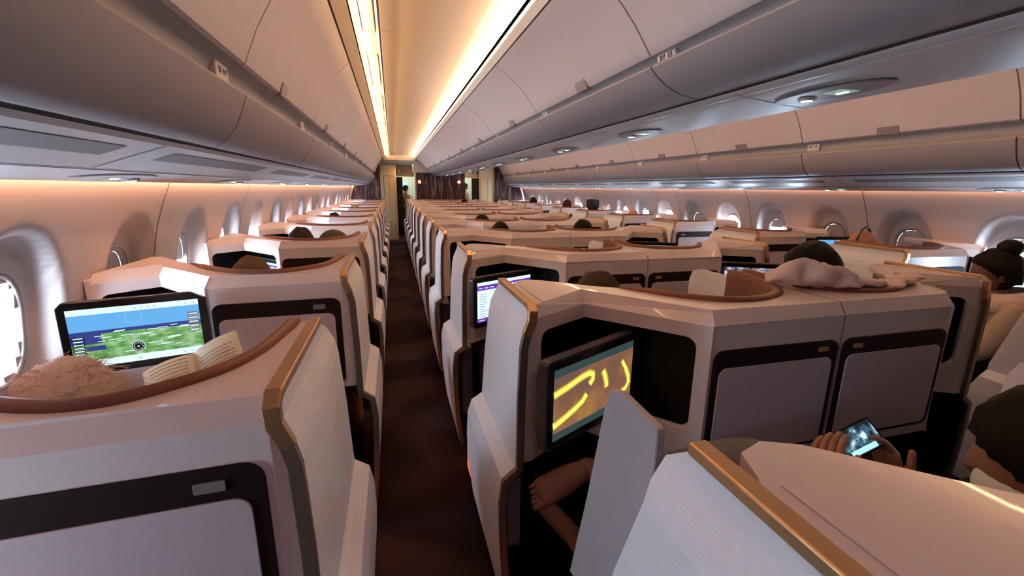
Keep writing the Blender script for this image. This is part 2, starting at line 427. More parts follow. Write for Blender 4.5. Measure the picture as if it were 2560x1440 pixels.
    for i, p in enumerate(fine):
        t = (fine[min(i + 1, N - 1)] - fine[max(i - 1, 0)]).normalized(); nn = Vector((-t.y, t.x))
        if (Vector((.6 if W else .75, .6)) - p).dot(nn) < 0: nn = -nn
        if W and i > N * .8: lift = .010 * (i / N - .8) / .2
        elif (not W) and i > N * .75: lift = .018 * (i / N - .75) / .25
        else: lift = 0
        taper = min(1., (i + .3) / 5, (N - 1 - i + .5) / 2.5)
        row = []
        for o_, z in prof:
            row.append(X(p.x + nn.x * o_ * max(taper, .15), p.y + nn.y * o_ * max(taper, .15), z + (lift if z > 1.2 else 0) - (.012 * (1 - taper) if z > 1.2 else 0)))
        rows.append(row)
    lr.grid(rows, smooth=True)
    lr.build('leather_rim', 'leather', root)
    # --- seat body
    cu = MB(); cu.box((s * .12 if s > 0 else -.62, .17, .36), (.62 if s > 0 else s * .12, .80, .47))
    if not W: cu = MB(); cu.box((.45 if s > 0 else -.98, .20, .36), (.98 if s > 0 else -.45, .82, .47))
    cu.build('seat_cushion', 'cushion', root, bevel=.03, seg=3)
    br = MB()
    ua, ub = (.15, .60) if W else (.50, .96)
    br.prism([(.14, .46), (.24, .46), (.205, 1.14), (.15, 1.16), (.125, 1.12)], lambda v, z, t: X(t, v, z), ua, ub)
    br.build('seat_backrest', 'cushion', root, bevel=.025, seg=3)
    cs = MB()
    if W: cs.prism([(.66, .42), (.82, .50), (.98, .36), (.98, 1.10), (.66, .92)], lambda u, v, t: X(u, v, t), .1, .66)
    else: cs.prism([(.0, .50), (.16, .50), (.16, 1.02), (.0, 1.02)], lambda u, v, t: X(u, v, t), .1, .60)
    cs.build('side_console', 'shell' if W else 'grey_panel', root, bevel=.02)
    if not W and s > 0:
        dv = MB()
        dv.prism([(.46, .60), (.76, .60), (.76, 1.22), (.742, 1.262), (.70, 1.278), (.46, 1.278)], lambda v, z, t: X(t, v, z), 1.006, 1.034)
        dv.build('centre_divider', 'shell', root, bevel=.004)
    # --- monitor on the back of the shell
    mo = MB()
    bw, bh, bt = .455, .285, .032
    poly = rrect(-bw / 2, -bh / 2, bw / 2, bh / 2, .018)
    if W and deployed:
        poly = [(-bw / 2 + .02, bh / 2), (bw / 2 - .05, bh / 2), (bw / 2, bh / 2 - .03), (bw / 2, -bh / 2), (-bw / 2 + .05, -bh / 2), (-bw / 2, -bh / 2 + .06), (-bw / 2, bh / 2 - .02)]
    mo.prism(poly, lambda a, c, t: (a, t, c), 0, bt)
    mo.prism([(p * .93, q * .90) for p, q in poly], lambda a, c, t: (a, t, c), bt, bt + .02)
    mon = mo.build('monitor', 'monitor_body' if not (W and deployed) else 'bezel', root, bevel=.004)
    bz = MB(); bz.prism(rrect(-bw / 2 + .008, -bh / 2 + .008, bw / 2 - .008, bh / 2 - .008, .012), lambda a, c, t: (a, t, c), -.0015, .001)
    if not (W and deployed): bz.build('monitor_glass', 'bezel', mon)
    sw, shh = .40, .225
    sc_ = MB(); mats = screen_pic(sc_, screen, sw, shh, -1 if s < 0 else 1)
    sc_.build('screen', mats, mon, weld=False)
    if deployed == 'left_map':
        k = .93; mon.scale = (k, k, k); mon.location = (-.92 + .215, 1.81 - 1.92, 1.120); mon.rotation_euler = (math.radians(-2.9), 0, math.radians(15.2))
    elif W and deployed:
        mon.scale = (.92, .92, .92); mon.location = (s * .78, -.10, 1.12); mon.rotation_euler = (0, 0, math.radians(15 if s < 0 else -15))
    elif deployed:
        mon.location = (s * (.594 - .398), 1.156 - 1.045, 1.035); mon.rotation_euler = (0, 0, math.radians(27 * s))
    else:  # folded flat into the niche, parallel to the slanted back
        if W:
            d = Vector(seg[2]) - Vector(seg[1]); mid = Vector(seg[1]).lerp(Vector(seg[2]), .53)
            mon.scale = (.86, 1, .86); nn = Vector((-d.y, d.x)).normalized(); nn = nn if nn.y > 0 else -nn
        else:
            d = Vector(seg[1]) - Vector(seg[2]); mid = Vector(seg[2]).lerp(Vector(seg[1]), .55)
            mon.scale = (.86, 1, .86); nn = Vector((-d.y, d.x)).normalized(); nn = nn if nn.y > 0 else -nn
        p = mid + nn * .035
        mon.location = (s * p.x, p.y, 1.035)
        ang = math.atan2(d.y, d.x * s)
        while ang > PI / 2: ang -= PI
        while ang < -PI / 2: ang += PI
        mon.rotation_euler = (0, 0, ang)
    return root

def screen_pic(mb, kind, w, h, side):
    """the picture on the display; flat quads on the glass"""
    names = []
    def mi(nm):
        if nm not in names: names.append(nm)
        return names.index(nm)
    lay = [0]
    def q(x0, z0, x1, z1, nm):
        lay[0] += 1; y = -.0022 - .00012 * lay[0]
        X0, X1 = -w / 2 + x0 * w, -w / 2 + x1 * w; Z0, Z1_ = -h / 2 + z0 * h, -h / 2 + z1 * h
        mb.add([(X0, y, Z0), (X1, y, Z0), (X1, y, Z1_), (X0, y, Z1_)], [(0, 1, 2, 3)], mi(nm))
    def disc(x, z, r, nm, n=20, r0=0):
        lay[0] += 1; y = -.0022 - .00012 * lay[0]
        cx, cz = -w / 2 + x * w, -h / 2 + z * h
        if r0:
            vs = [(cx + rr * math.cos(2 * PI * k / n), y, cz + rr * math.sin(2 * PI * k / n)) for rr in (r0, r) for k in range(n)]
            mb.add(vs, [(k, (k + 1) % n, n + (k + 1) % n, n + k) for k in range(n)], mi(nm))
        else:
            mb.add([(cx + r * math.cos(2 * PI * k / n), y, cz + r * math.sin(2 * PI * k / n)) for k in range(n)], [tuple(range(n))], mi(nm))
    def stroke(pts, r, nm):
        lay[0] += 1; y = -.0022 - .00012 * lay[0]
        P = [Vector((-w / 2 + a * w, -h / 2 + c * h)) for a, c in pts]; L = []; R = []
        for i, p in enumerate(P):
            t = (P[min(i + 1, len(P) - 1)] - P[max(i - 1, 0)]).normalized(); nn = Vector((-t.y, t.x)) * r
            L.append((p.x + nn.x, y, p.y + nn.y)); R.append((p.x - nn.x, y, p.y - nn.y))
        mb.add(L + R, [(i, i + 1, len(P) + i + 1, len(P) + i) for i in range(len(P) - 1)], mi(nm))
    rnd = random.Random(3)
    if kind == 'off':
        q(0, 0, 1, 1, 'bezel')
    elif kind == 'map':
        q(0, 0, 1, 1, 'e_white'); q(0, .12, 1, .90, 'e_sky'); q(0, .12, 1, .62, 'e_land')
        q(0, .56, 1, .62, 'e_sea'); q(.0, .40, .22, .58, 'e_sea'); q(.10, .28, .24, .36, 'e_sea'); q(.55, .54, 1, .60, 'e_sea')
        for k in range(26):
            x = rnd.uniform(.16, .85); z = rnd.uniform(.18, .58); q(x, z, x + rnd.uniform(.05, .11), z + .012, 'e_white')
        for k in range(6):
            q(.01, .50 - k * .055, .10, .50 - k * .055 + .042, 'e_dark'); q(.02, .51 - k * .055, .09, .51 - k * .055 + .018, 'e_white')
        for k in range(5):
            q(.90, .72 - k * .075, .99, .72 - k * .075 + .060, 'e_grey'); q(.91, .735 - k * .075, .98, .735 - k * .075 + .020, 'e_white')
        disc(.48, .27, .021, 'e_white'); disc(.48, .27, .019, 'e_dark')
        for k in range(12): disc(.48 + .034 * math.cos(k * PI / 6), .27 + .060 * math.sin(k * PI / 6), .0020, 'e_white', 8)
        disc(.48, .27, .003, 'e_white'); disc(.48, .80, .026, 'e_cyan', 30, .0254)
        disc(.48, .075, .014, 'e_white'); disc(.48, .06, .006, 'e_dark', 16, .0048)
        for x in (.50, .55, .60, .65, .90, .96): disc(x, .95, .0035, 'e_grey', 12, .0024)
        for x in (.84, .90, .96): disc(x, .06, .0045, 'e_grey', 12, .0034)
        q(.02, .05, .06, .075, 'e_grey'); q(.08, .05, .15, .075, 'e_grey')
    elif kind == 'menu':
        q(0, 0, 1, 1, 'e_white'); q(0, .80, 1, .92, 'e_purple'); q(0, .86, 1, .885, 'e_purple'); q(0, 0, 1, .10, 'e_purple')
        for x in (.55, .68, .81): q(x, .82, x + .11, .87, 'e_white')
        for x in (.02, .12, .22): q(x, .84, x + .07, .865, 'e_cyan')
        for k in range(10): q(.04, .70 - k * .062, .13 + .06 * rnd.random(), .712 - k * .062, 'e_grey')
        for x in (.62, .70, .78, .86, .94): disc(x, .96, .004, 'e_grey', 12, .0028)
        q(.02, .04, .12, .06, 'e_white')
    elif kind == 'menu_red':
        q(0, 0, 1, 1, 'e_white'); q(0, .72, 1, .88, 'e_purple'); q(.60, .62, 1, .90, 'e_red')
        for x in (.05, .25, .44): q(x, .76, x + .15, .82, 'e_cyan')
    elif kind == 'film':
        q(0, 0, 1, 1, 'e_dusk'); q(0, .11, 1, .89, 'e_glow')
        stroke([(0, .66), (.15, .70), (.32, .76), (.40, .77), (.45, .73), (.45, .66), (.41, .60)], .014, 'e_olive'); stroke([(0, .22), (.12, .27), (.24, .33), (.33, .39), (.38, .47)], .014, 'e_olive'); stroke([(.58, .72), (.61, .62), (.63, .52), (.64, .43)], .014, 'e_olive'); stroke([(.90, .60), (.95, .44), (.96, .33), (.92, .26), (.86, .23)], .013, 'e_olive')  # wide olive strokes paint a soft glow around the yellow ones
        stroke([(0, .66), (.15, .70), (.32, .76), (.40, .77), (.45, .73), (.45, .66), (.41, .60)], .0085, 'e_yellow')
        stroke([(0, .22), (.12, .27), (.24, .33), (.33, .39), (.38, .47)], .0085, 'e_yellow')
        stroke([(.58, .72), (.61, .62), (.63, .52), (.64, .43)], .0080, 'e_yellow')
        stroke([(.84, .74), (.90, .60), (.95, .44), (.96, .33), (.92, .26), (.86, .23), (.80, .22)], .0072, 'e_yellow')
    elif kind == 'kitchen':
        q(0, 0, 1, 1, 'e_film'); q(0, 0, .12, 1, 'e_dark'); q(.78, 0, .88, 1, 'e_grey'); q(.92, 0, 1, 1, 'e_white')
        for x in (.30, .44, .57):
            stroke([(x, 1), (x, .86)], .0012, 'e_dark'); stroke([(x - .05, .80), (x - .02, .86), (x + .02, .86), (x + .05, .80)], .004, 'e_white')
        q(.50, .10, .58, .42, 'e_white'); q(.61, .05, .72, .48, 'e_cyan'); q(.14, .02, .40, .12, 'e_white')
    elif kind == 'blank':
        q(0, 0, 1, 1, 'e_cyan')
    elif kind == 'blue':
        q(0, 0, 1, 1, 'e_sky')
        disc(.9, .1, .10, 'e_cyan', 30, .097)
    return names

ROWN = 11
seats = {}
XL, XCL, XCR, XR = -.215, .398, MIR - .398, MIR + .215
Y0L, Y0C = .74, 1.045
def place(o, x, y, label, group):
    o.location = (x, y, 0); tag(o, label, 'seat', group); return o

protoW = {-1: seat('window', -1), 1: seat('window', 1)}
protoC = {1: seat('centre', 1), -1: seat('centre', -1)}
used = set()
def get(kind, s):
    p = (protoW if kind == 'window' else protoC)[s]
    if (kind, s) not in used: used.add((kind, s)); return p
    return copy_tree(p)
special = {('L', 1): ('window', -1, 'map', 'left_map'), ('L', 2): ('window', -1, 'menu', False),
           ('CL', 0): ('centre', 1, 'film', True), ('CL', 1): ('centre', 1, 'menu', True),
           ('CR', 1): ('centre', -1, 'kitchen', True), ('CR', 2): ('centre', -1, 'blank', True),
           ('R', 1): ('window', 1, 'menu_red', True), ('R', 2): ('window', 1, 'blue', True)}
extra = {('L', 1): 'with a flight map on its swung-out screen', ('L', 2): 'with a purple menu on its recessed screen',
         ('CL', 0): 'with yellow strokes on its angled screen', ('CL', 1): 'with a white and purple menu on its screen',
         ('CR', 1): 'with a grey kitchen film on its screen', ('CR', 2): 'with a plain cyan screen behind it',
         ('R', 1): 'with a red and purple menu on its screen', ('R', 2): 'with a sky blue screen behind it'}
place_txt = {'L': 'window seat shell in the left column', 'CL': 'middle seat shell by the left aisle',
             'CR': 'middle seat shell by the right aisle', 'R': 'window seat shell in the right column'}
grp = {'L': 'window seats in the left column', 'CL': 'middle seats beside the left aisle', 'CR': 'middle seats beside the right aisle', 'R': 'window seats in the right column'}
for col, (kind, s, x, y0, first) in dict(L=('window', -1, XL, Y0L, 0), CL=('centre', 1, XCL, Y0C, -1), CR=('centre', -1, XCR, Y0C, -1), R=('window', 1, XR, Y0L, 0)).items():
    last = ROWN
    for k in range(first, last):
        if (col, k) in special: kk, ss, scr, dep = special[(col, k)]; o = seat(kk, ss, scr, dep)
        else: o = get(kind, s)
        lab = 'white ' + place_txt[col] + ', ' + ORD[k - first] + ' from the camera'
        if (col, k) in extra: lab = 'white %s, %s' % (place_txt[col].replace(' shell', ''), extra[(col, k)])
        place(o, x, y0 + PITCH * k, lab, grp[col]); seats[(col, k)] = o
# privacy panel of the nearest middle seat
pv = MB()
pv.prism([(.56, .75), (.875, .66), (.80, .95), (.742, 1.21), (.72, 1.258), (.685, 1.268), (.56, 1.262)], lambda y, z, t: (t, y + .135, z), .006, .024)
pvo = pv.build('privacy_panel', 'grey_panel', seats[('CL', -1)], bevel=.004)
pvo['label'] = 'raised grey privacy panel'

# ------------------------------------------------------------------ floor, aisle lights
fl = MB(); fl.add([(-1.6, YB, 0), (4.5, YB, 0), (4.5, 18, 0), (-1.6, 18, 0)], [(0, 1, 2, 3)])
struct('floor', fl, 'carpet')
for nm, x, side in (('left', -.245, 'left'), ('right', .475, 'right')):
    pass
for k in range(0, 9):
    for x, yy, who, s in ((XL + .055, Y0L + .93, 'left', 1), (XCL - .045, Y0C - .16, 'right', -1)):
        y = yy + PITCH * k
        m = MB(); m.box((x - .004, y + .04, .05), (x + .004, y + .17, .22))
        o = m.build('floor_light', 'floorled')
        tag(o, 'red light low on the %s side of the near aisle, %s from the camera' % (who, ORD[k]), 'light', 'red aisle floor lights')

# ------------------------------------------------------------------ side walls with scooped window recesses
wprof = [(.0, 1.235), (.5, 1.25), (.8, 1.255), (1.0, 1.250), (1.15, 1.238), (1.3, 1.215), (1.45, 1.183), (1.55, 1.152), (1.66, 1.11), (1.75, 1.07)]
WR_Z, WI_Z = 1.19, 1.155
WS = .667; WPH = {-1: 2.45, 1: 2.95 - .333}
def wall_x(z, dy):
    """half-width from the camera line for the left wall, positive outward"""
    base = interp(wprof, z)
    a = dy / .215; c = (z - WR_Z) / (.315 if z > WR_Z else .42)
    r = (abs(a) ** 2.2 + abs(c) ** 2.2) ** (1 / 2.2)
    if r < 1: 
        t = min(1., (1 - r) / .20); base += .085 * (t * t * (3 - 2 * t))
    return base
def win_in(dy, z): return (abs(dy / .118)) ** 2.5 + (abs((z - WI_Z) / .188)) ** 2.5 < 1
def wall_point(side, y, z, ph):
    dy = (y - ph + WS / 2) % WS - WS / 2
    w = wall_x(z, dy)
    return ((-w if side < 0 else MIR + w - .02), y, z)
for side, nm in ((-1, 'left'), (1, 'right')):
    ph = WPH[side]
    mb = MB()
    zs = [0, .3, .5, .7] + [.74 + .025 * k for k in range(0, 33)] + [1.60, 1.66, 1.72, 1.75]
    ys = []
    c = ph
    while c > YB: c -= WS
    c0 = c
    while c0 < YE + .2:
        ys += [c0 + dy for dy in (-.333, -.27, -.24, -.22, -.20, -.18, -.16, -.14, -.12, -.10, -.08, -.06, -.04, -.02, 0, .02, .04, .06, .08, .10, .12, .14, .16, .18, .20, .22, .24, .27)]
        c0 += WS
    ys = [y for y in ys if YB <= y <= YE + .15]
    vs = [wall_point(side, y, z, ph) for y in ys for z in zs]; nz = len(zs); fs = []
    for i in range(len(ys) - 1):
        for j in range(nz - 1):
            ym = (ys[i] + ys[i + 1]) / 2; zm = (zs[j] + zs[j + 1]) / 2
            dy = (ym - ph + WS / 2) % WS - WS / 2
            if ym - dy > .4 and win_in(dy * 1.05, WI_Z + (zm - WI_Z) * 1.05): continue
            fs.append((i * nz + j, (i + 1) * nz + j, (i + 1) * nz + j + 1, i * nz + j + 1))
    mb.add(vs, fs, 0, True)
    struct('wall_' + nm, mb, 'wall')
    # panel joints
    k = 0; y = (2.683 if side < 0 else 2.944) - 1.334 * 4
    while y < YE:
        if y > YB:
            j = MB(); rows = []
            for z in [.7 + .05 * q for q in range(20)] + [1.66]:
                w = interp(wprof, z); yo = y - (1.66 - z) * .12
                x = (-w if side < 0 else MIR + w - .02); e = .0015 * (-side)
                rows.append([(x + e, yo - .003, z), (x + e, yo + .003, z)])
            j.grid(rows, smooth=False); k += 1
            struct('trim_%d' % (k + (20 if side > 0 else 0)), j, 'seam')
        y += 1.334

shade_state = {-1: {}, 1: {}}
wi = 0
glass = D.materials.new('window_glass'); glass.use_nodes = True
nt = glass.node_tree; nt.nodes.clear()
o_ = nt.nodes.new('ShaderNodeOutputMaterial'); g_ = nt.nodes.new('ShaderNodeBsdfTransparent'); s_ = nt.nodes.new('ShaderNodeBsdfGlossy')
s_.inputs['Roughness'].default_value = .05; mx_ = nt.nodes.new('ShaderNodeMixShader'); mx_.inputs[0].default_value = .06
g_.inputs[0].default_value = (.93, .97, 1, 1)
nt.links.new(g_.outputs[0], mx_.inputs[1]); nt.links.new(s_.outputs[0], mx_.inputs[2]); nt.links.new(mx_.outputs[0], o_.inputs[0])
M['glass'] = glass
windows = []
for side in (-1, 1):
    c = WPH[side]
    while c > .2: c -= WS
    idx = 0
    while c < YE - .1:
        if c > .4:
            wi += 1; idx += 1
            root = empty('window_%d' % wi, ((-1 if side < 0 else 1) * 0, 0, 0)); root['kind'] = 'structure'
            def P(dy, z, off):
                w = wall_x(z, dy) + off
                return ((-w if side < 0 else MIR + w - .02), c + dy, z)
            n = 40; rows = []
            def se(k, sc):
                t = 2 * PI * k / n; co, si_ = math.cos(t), math.sin(t)
                return (sc * .118 * abs(co) ** .8 * (1 if co > 0 else -1), WI_Z + sc * .188 * abs(si_) ** .8 * (1 if si_ > 0 else -1))
            for sc, of in ((1.13, -.001), (1.08, -.008), (1.0, -.006), (.985, .012), (.985, .030)):
                rows.append([P(*se(k, sc), of) for k in range(n)])
            fm = MB(); fm.grid(rows, smooth=True, closeu=True)
            fm.build('window_frame', 'wall', root)
            rg = MB(); rg.grid([[P(*se(k, sc), of) for k in range(n)] for sc, of in ((1.085, -.0095), (1.06, -.0105), (1.045, -.0095))], smooth=True, closeu=True)
            rg.build('window_ring', 'glassdark', root)
            pn = MB(); pn.add([P(*se(k, .99), .024) for k in range(n)], [tuple(range(n))])
            pn.build('window_pane', 'glass', root)
            # how far the shade is drawn
            if side < 0: fr_ = {1: .35, 2: .05, 3: .08, 4: 1.0, 5: .42, 6: .12, 7: .3}.get(idx, 0.1 + .3 * (idx % 3 == 0))
            else: fr_ = {1: .5, 2: .15, 3: .06, 4: 1.0, 5: 1.0, 6: .25, 7: .12}.get(idx, .1 + .3 * (idx % 4 == 0))
            if fr_ > 0:
                zb_ = WI_Z + .188 - .376 * fr_
                pts = [se(k, .98) for k in range(n)]; pts = [(a, max(z, zb_)) for a, z in pts]
                sd = MB(); sd.add([P(a, z, .016) for a, z in pts], [tuple(range(n))])
                sd.build('window_shade', 'shade', root)
            windows.append((side, c, fr_))
        c += WS

# ------------------------------------------------------------------ overhead bins
def prof_sweep(mb, prof, y0, y1, mi=0, smooth=True, mirror=False):
    rows = [[((MIR - x) if mirror else x, y, z) for x, z in prof] for y in (y0, y1)]
    mb.grid(rows, mi, smooth)
LOW_O = [(-.70, 1.80), (-.60, 1.775), (-.575, 1.777), (-.540, 1.800), (-.505, 1.845), (-.482, 1.895), (-.468, 1.935), (-.464, 1.947), (-.468, 1.954), (-.50, 1.960)]
REC_O = [(-.50, 1.960), (-.525, 1.975), (-.530, 2.0), (-.515, 2.025), (-.468, 2.040)]
UP_O = [(-.468, 2.040), (-.455, 2.047), (-.440, 2.085), (-.405, 2.165), (-.355, 2.25), (-.290, 2.335), (-.222, 2.397), (-.215, 2.42)]
LOW_C = [(1.25, 2.02), (1.185, 1.998), (1.165, 1.996), (1.09, 2.008), (1.02, 2.038), (.975, 2.072), (.956, 2.092), (.955, 2.097), (.960, 2.102), (.985, 2.105)]
REC_C = [(.985, 2.105), (1.0, 2.112), (.998, 2.122), (.985, 2.13), (.953, 2.132)]
UP_C = [(.953, 2.132), (.945, 2.137), (.925, 2.165), (.880, 2.225), (.820, 2.290), (.745, 2.350), (.667, 2.397), (.66, 2.42)]
def bins(nm, low, rec, up, ys, mirror, label, group, latch_len, lat_frac=.35, num=False):
    protos = None; G = .004
    for k, (y0, y1) in enumerate(zip(ys, ys[1:])):
        root = empty('overhead_bin', (0, y0, 0)); L = y1 - y0 - .0005
        inn = .10 if not mirror else .10
        def closed(prof, back):
            return prof + back
        m = MB(); a, b_ = G, L - G
        # lower bucket, closed body
        P = low + rec
        # body: extrude closed cross-section
        cx = 1 if low is LOW_C else -1
        pb = [(low[0][0] + .01 * cx * -1 * -1, low[0][1] + .12)]
        P2 = low + [(low[-1][0] + .05 * (1 if cx > 0 else -1), low[-1][1])] + [(low[0][0], low[-1][1])]
        f = lambda x, z, t: ((MIR - x) if mirror else x, t, z)
        m.prism(P2, f, a, b_, 0)
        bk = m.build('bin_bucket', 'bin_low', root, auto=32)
        m = MB(); U2 = up + [(up[-1][0] + .04 * cx, up[-1][1]), (up[0][0] + .04 * cx, up[0][1] + .01)]
        m.prism(U2, f, a, b_, 0)
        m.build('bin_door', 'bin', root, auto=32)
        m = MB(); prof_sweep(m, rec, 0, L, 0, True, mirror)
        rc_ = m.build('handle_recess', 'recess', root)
        if True:   # rounded end cap with number plate beside the joint
            dp = (.044, .040) if low is LOW_O else (.022, .018)
            PA = (low[-3][0] + dp[0] * cx, low[-1][1] + (.012 if low is LOW_O else -.003)); PB = (rec[-1][0] + dp[1] * cx, rec[-1][1] + .002)
            m = MB(); lenp = .11
            P3 = [(p[0] - .006 * cx, p[1]) for p in rec]
            xs = [low[-1][0] - .022 * cx, rec[-1][0] + .008 * cx]
            zs_ = [low[-1][1] + .001, rec[-1][1] - .001]
            for j in range(1):
                vs = []
                for t in (0, 1): pass
            m.prism([PA, PB, (rec[-1][0] + .065 * cx, rec[-1][1] + .002), (low[-1][0] + .065 * cx, low[-1][1] - .003)], f, L - .115, L - G)
            m.build('number_plate', 'psu', root, bevel=.006, seg=2)
        # latch
        m = MB(); i0 = up[1]; i1 = up[2]; yc = L * lat_frac; nx = -cx * .006
        lat = [(i0[0] + .004 * -cx, i0[1] - .012), (i1[0] + .006 * -cx, i1[1] + .004), (i1[0] + .02 * cx, i1[1] + .004), (i0[0] + .02 * cx, i0[1] - .012)]
        m.prism(lat, f, yc, yc + latch_len)
        m.build('bin_latch', 'latch', root, bevel=.002, seg=1)
        tag(root, label % ORD[k] if k < 13 else label % ('number %d' % k), 'overhead bin', group)
        if (k if ys[0] < 0 else k + 1) <= 3:
            # printed row number and symbols on the plate
            tx = D.curves.new('row_number', 'FONT'); tx.body = str(11 - k) if low is LOW_O else str(10 - k)
            tx.size = .030; tx.extrude = .0004; tx.align_x = 'CENTER'
            tmp = D.objects.new('tmp', tx); COL.objects.link(tmp); bpy.context.view_layer.update()
            tme = D.meshes.new_from_object(tmp); D.objects.remove(tmp)
            to = D.objects.new('row_number', tme); COL.objects.link(to); to.parent = root; tme.materials.clear(); tme.materials.append(M['ink'])
            A_ = Vector(PA); B_ = Vector(PB)
            if mirror: A_.x = MIR - A_.x; B_.x = MIR - B_.x
            up3 = Vector((B_.x - A_.x, 0, B_.y - A_.y)).normalized()
            along = Vector((0, -1, 0)) if (cx > 0) != mirror else Vector((0, 1, 0))
            nrm = along.cross(up3)
            mtx = Matrix((along, up3, nrm)).transposed().to_4x4()
            mid = Vector(((A_.x + B_.x) / 2, L - .085, (A_.y + B_.y) / 2)) - up3 * .011 + nrm * .0015
            to.matrix_local = Matrix.Translation(mid) @ mtx
            m = MB(); m.m = Matrix.Translation(Vector(((A_.x + B_.x) / 2, L - .04, (A_.y + B_.y) / 2)) + nrm * .0012) @ mtx
            m.box((-.012, -.008, 0), (.0, .008, .0006)); m.box((.008, -.008, 0), (.012, .008, .0006)); m.box((.014, .002, 0), (.018, .008, .0006))
            m.build('bin_symbols', 'ink', root)
yso = [1.76 + 1.334 * k for k in range(-2, 9)] + [13.40]
yso = [y for y in yso]
bins('L', LOW_O, REC_O, UP_O, yso, False, 'cream overhead bin above the left window seats, %s along from the camera end', 'left wall overhead bins', .10)
ysr = [1.70 + 1.334 * k for k in range(-2, 9)] + [13.55]
bins('R', LOW_O, REC_O, UP_O, ysr, True, 'cream overhead bin above the right window seats, %s along from the camera end', 'right wall overhead bins', .14, .45)
ysc = [1.565 + 1.334 * k for k in range(-1, 9)] + [12.58]
bins('C', LOW_C, REC_C, UP_C, ysc, False, 'cream middle overhead bin facing the left aisle, %s from the camera end', 'middle overhead bins facing the left aisle', .12, .40)
bins('C', LOW_C, REC_C, UP_C, ysc, True, 'cream middle overhead bin facing the right aisle, %s from the camera end', 'middle overhead bins facing the right aisle', .12, .40)

# service panels below the bins
def psu_prof(mirror): return [(-.600, 1.768), (-.615, 1.757), (-.80, 1.693), (-.815, 1.689), (-1.045, 1.658), (-1.06, 1.662), (-1.06, 1.69)]
cnt = 40
for mirror, nm in ((False, 'left'), (True, 'right')):
    P = psu_prof(mirror)
    m = MB(); prof_sweep(m, P, YB, YE, 0, False, mirror)
    struct('ceiling_service_' + nm, m, 'psu')
    m = MB(); prof_sweep(m, [(-.585, 1.86), (-.585, 1.782), (-.600, 1.770), (-.64, 1.775), (-.70, 1.86)], YB, YE, 0, False, mirror)
    struct('trim_%d' % cnt, m, 'gap'); cnt += 1
    m = MB(); prof_sweep(m, [(-.806, 1.6895), (-.812, 1.6875)], YB, YE, 0, False, mirror)
    struct('trim_%d' % cnt, m, 'seam'); cnt += 1
    k = 0; y = 1.50 - 1.334 * 2
    while y < YE - .5:
        vn = MB()
        prof_sweep(vn, [(-.650, 1.7435), (-.715, 1.7210)], y + .14, min(y + 1.334 - .12, YE - .1), 0, False, mirror)
        # slanted short ends
        v = vn.build('air_vent', 'vent'); k += 1
        tag(v, 'long dark air grille under the %s wall bins, %s from the camera end' % (nm, ORD[k - 1]), 'vent', '%s wall air grilles' % nm)
        sm = MB(); prof_sweep(sm, [(-.612, 1.7565), (-.80, 1.6915)], y - .003, y + .003, 0, False, mirror); struct('trim_%d' % cnt, sm, 'seam'); cnt += 1
        y += 1.334
m = MB(); PC = [(1.190, 1.992), (1.20, 1.985), (1.30, 1.976), (CL, 1.971), (MIR - 1.30, 1.976), (MIR - 1.20, 1.985), (MIR - 1.19, 1.992)]
prof_sweep(m, PC, YB, 13.0); struct('ceiling_service_centre', m, 'psu')
for mir in (False, True):
    m = MB(); prof_sweep(m, [(1.168, 2.03), (1.182, 2.003), (1.195, 2.0), (1.20, 2.03)], YB, 13.0, 0, False, mir); struct('trim_%d' % cnt, m, 'gap'); cnt += 1
m = MB(); prof_sweep(m, [(1.232, 1.9812), (1.240, 1.9805)], YB, 13.0, 0, False); struct('trim_%d' % cnt, m, 'shell'); cnt += 1
y = 1.40 - 1.18 * 3
while y < 13:
    m = MB(); rows = [[(x, y - .0025 + (x - 1.2) ** 2 * .6, z - .0012), (x, y + .0025 + (x - 1.2) ** 2 * .6, z - .0012)] for x, z in PC[1:6]]
    m.grid(rows, smooth=False); struct('trim_%d' % cnt, m, 'seam'); cnt += 1
    y += 1.18

def service_unit(loc, tilt, label, group, flip=1, hm='psu_dark'):
    root = empty('service_unit', loc); root.rotation_euler = (0, tilt, 0)
    m = MB(); m.prism([(.085 * math.cos(2 * PI * k / 28), .20 * math.sin(2 * PI * k / 28)) for k in range(28)], lambda a, c, t: (a, c, t), -.006, .0)
    m.build('housing', hm, root, bevel=.002)
    m = MB(); m.box((-.035, -.075, -.009), (.035, -.005, -.005)); d = m.build('display', 'led_green', root)
    m = MB(); m.box((.005, -.055, -.0105), (.018, -.040, -.009)); m.box((.005, -.035, -.0105), (.018, -.020, -.009)); m.build('symbols', 'led_sym', d)
    m = MB(); m.tube([(0, .08, -.004), (0, .08, -.014)], [.030, .026], 16); rl = m.build('reading_light', 'psu', root)
    m = MB(); m.add([(.018 * math.cos(2 * PI * k / 16) , .08 + .018 * math.sin(2 * PI * k / 16), -.0145) for k in range(16)], [tuple(range(16))]); m.build('lens', 'led_white', rl)
    return tag(root, label, 'service unit', group)
for k in range(10):
    service_unit((CL - .02, 1.22 + 1.18 * k, 1.971), 0, 'oval light and sign unit under the middle bins, %s from the camera end' % ORD[k], 'service units under the middle bins')
for k in range(10):
    t = math.atan2(.031, .23)
    service_unit((-.93, 1.87 + 1.18 * k, 1.6735), -t, 'light and sign unit over the left windows, %s from the camera end' % ORD[k], 'service units over the left windows', hm='psu')
    service_unit((MIR + .93, 1.87 + 1.18 * k, 1.6735), t, 'light and sign unit over the right windows, %s from the camera end' % ORD[k], 'service units over the right windows', hm='psu')

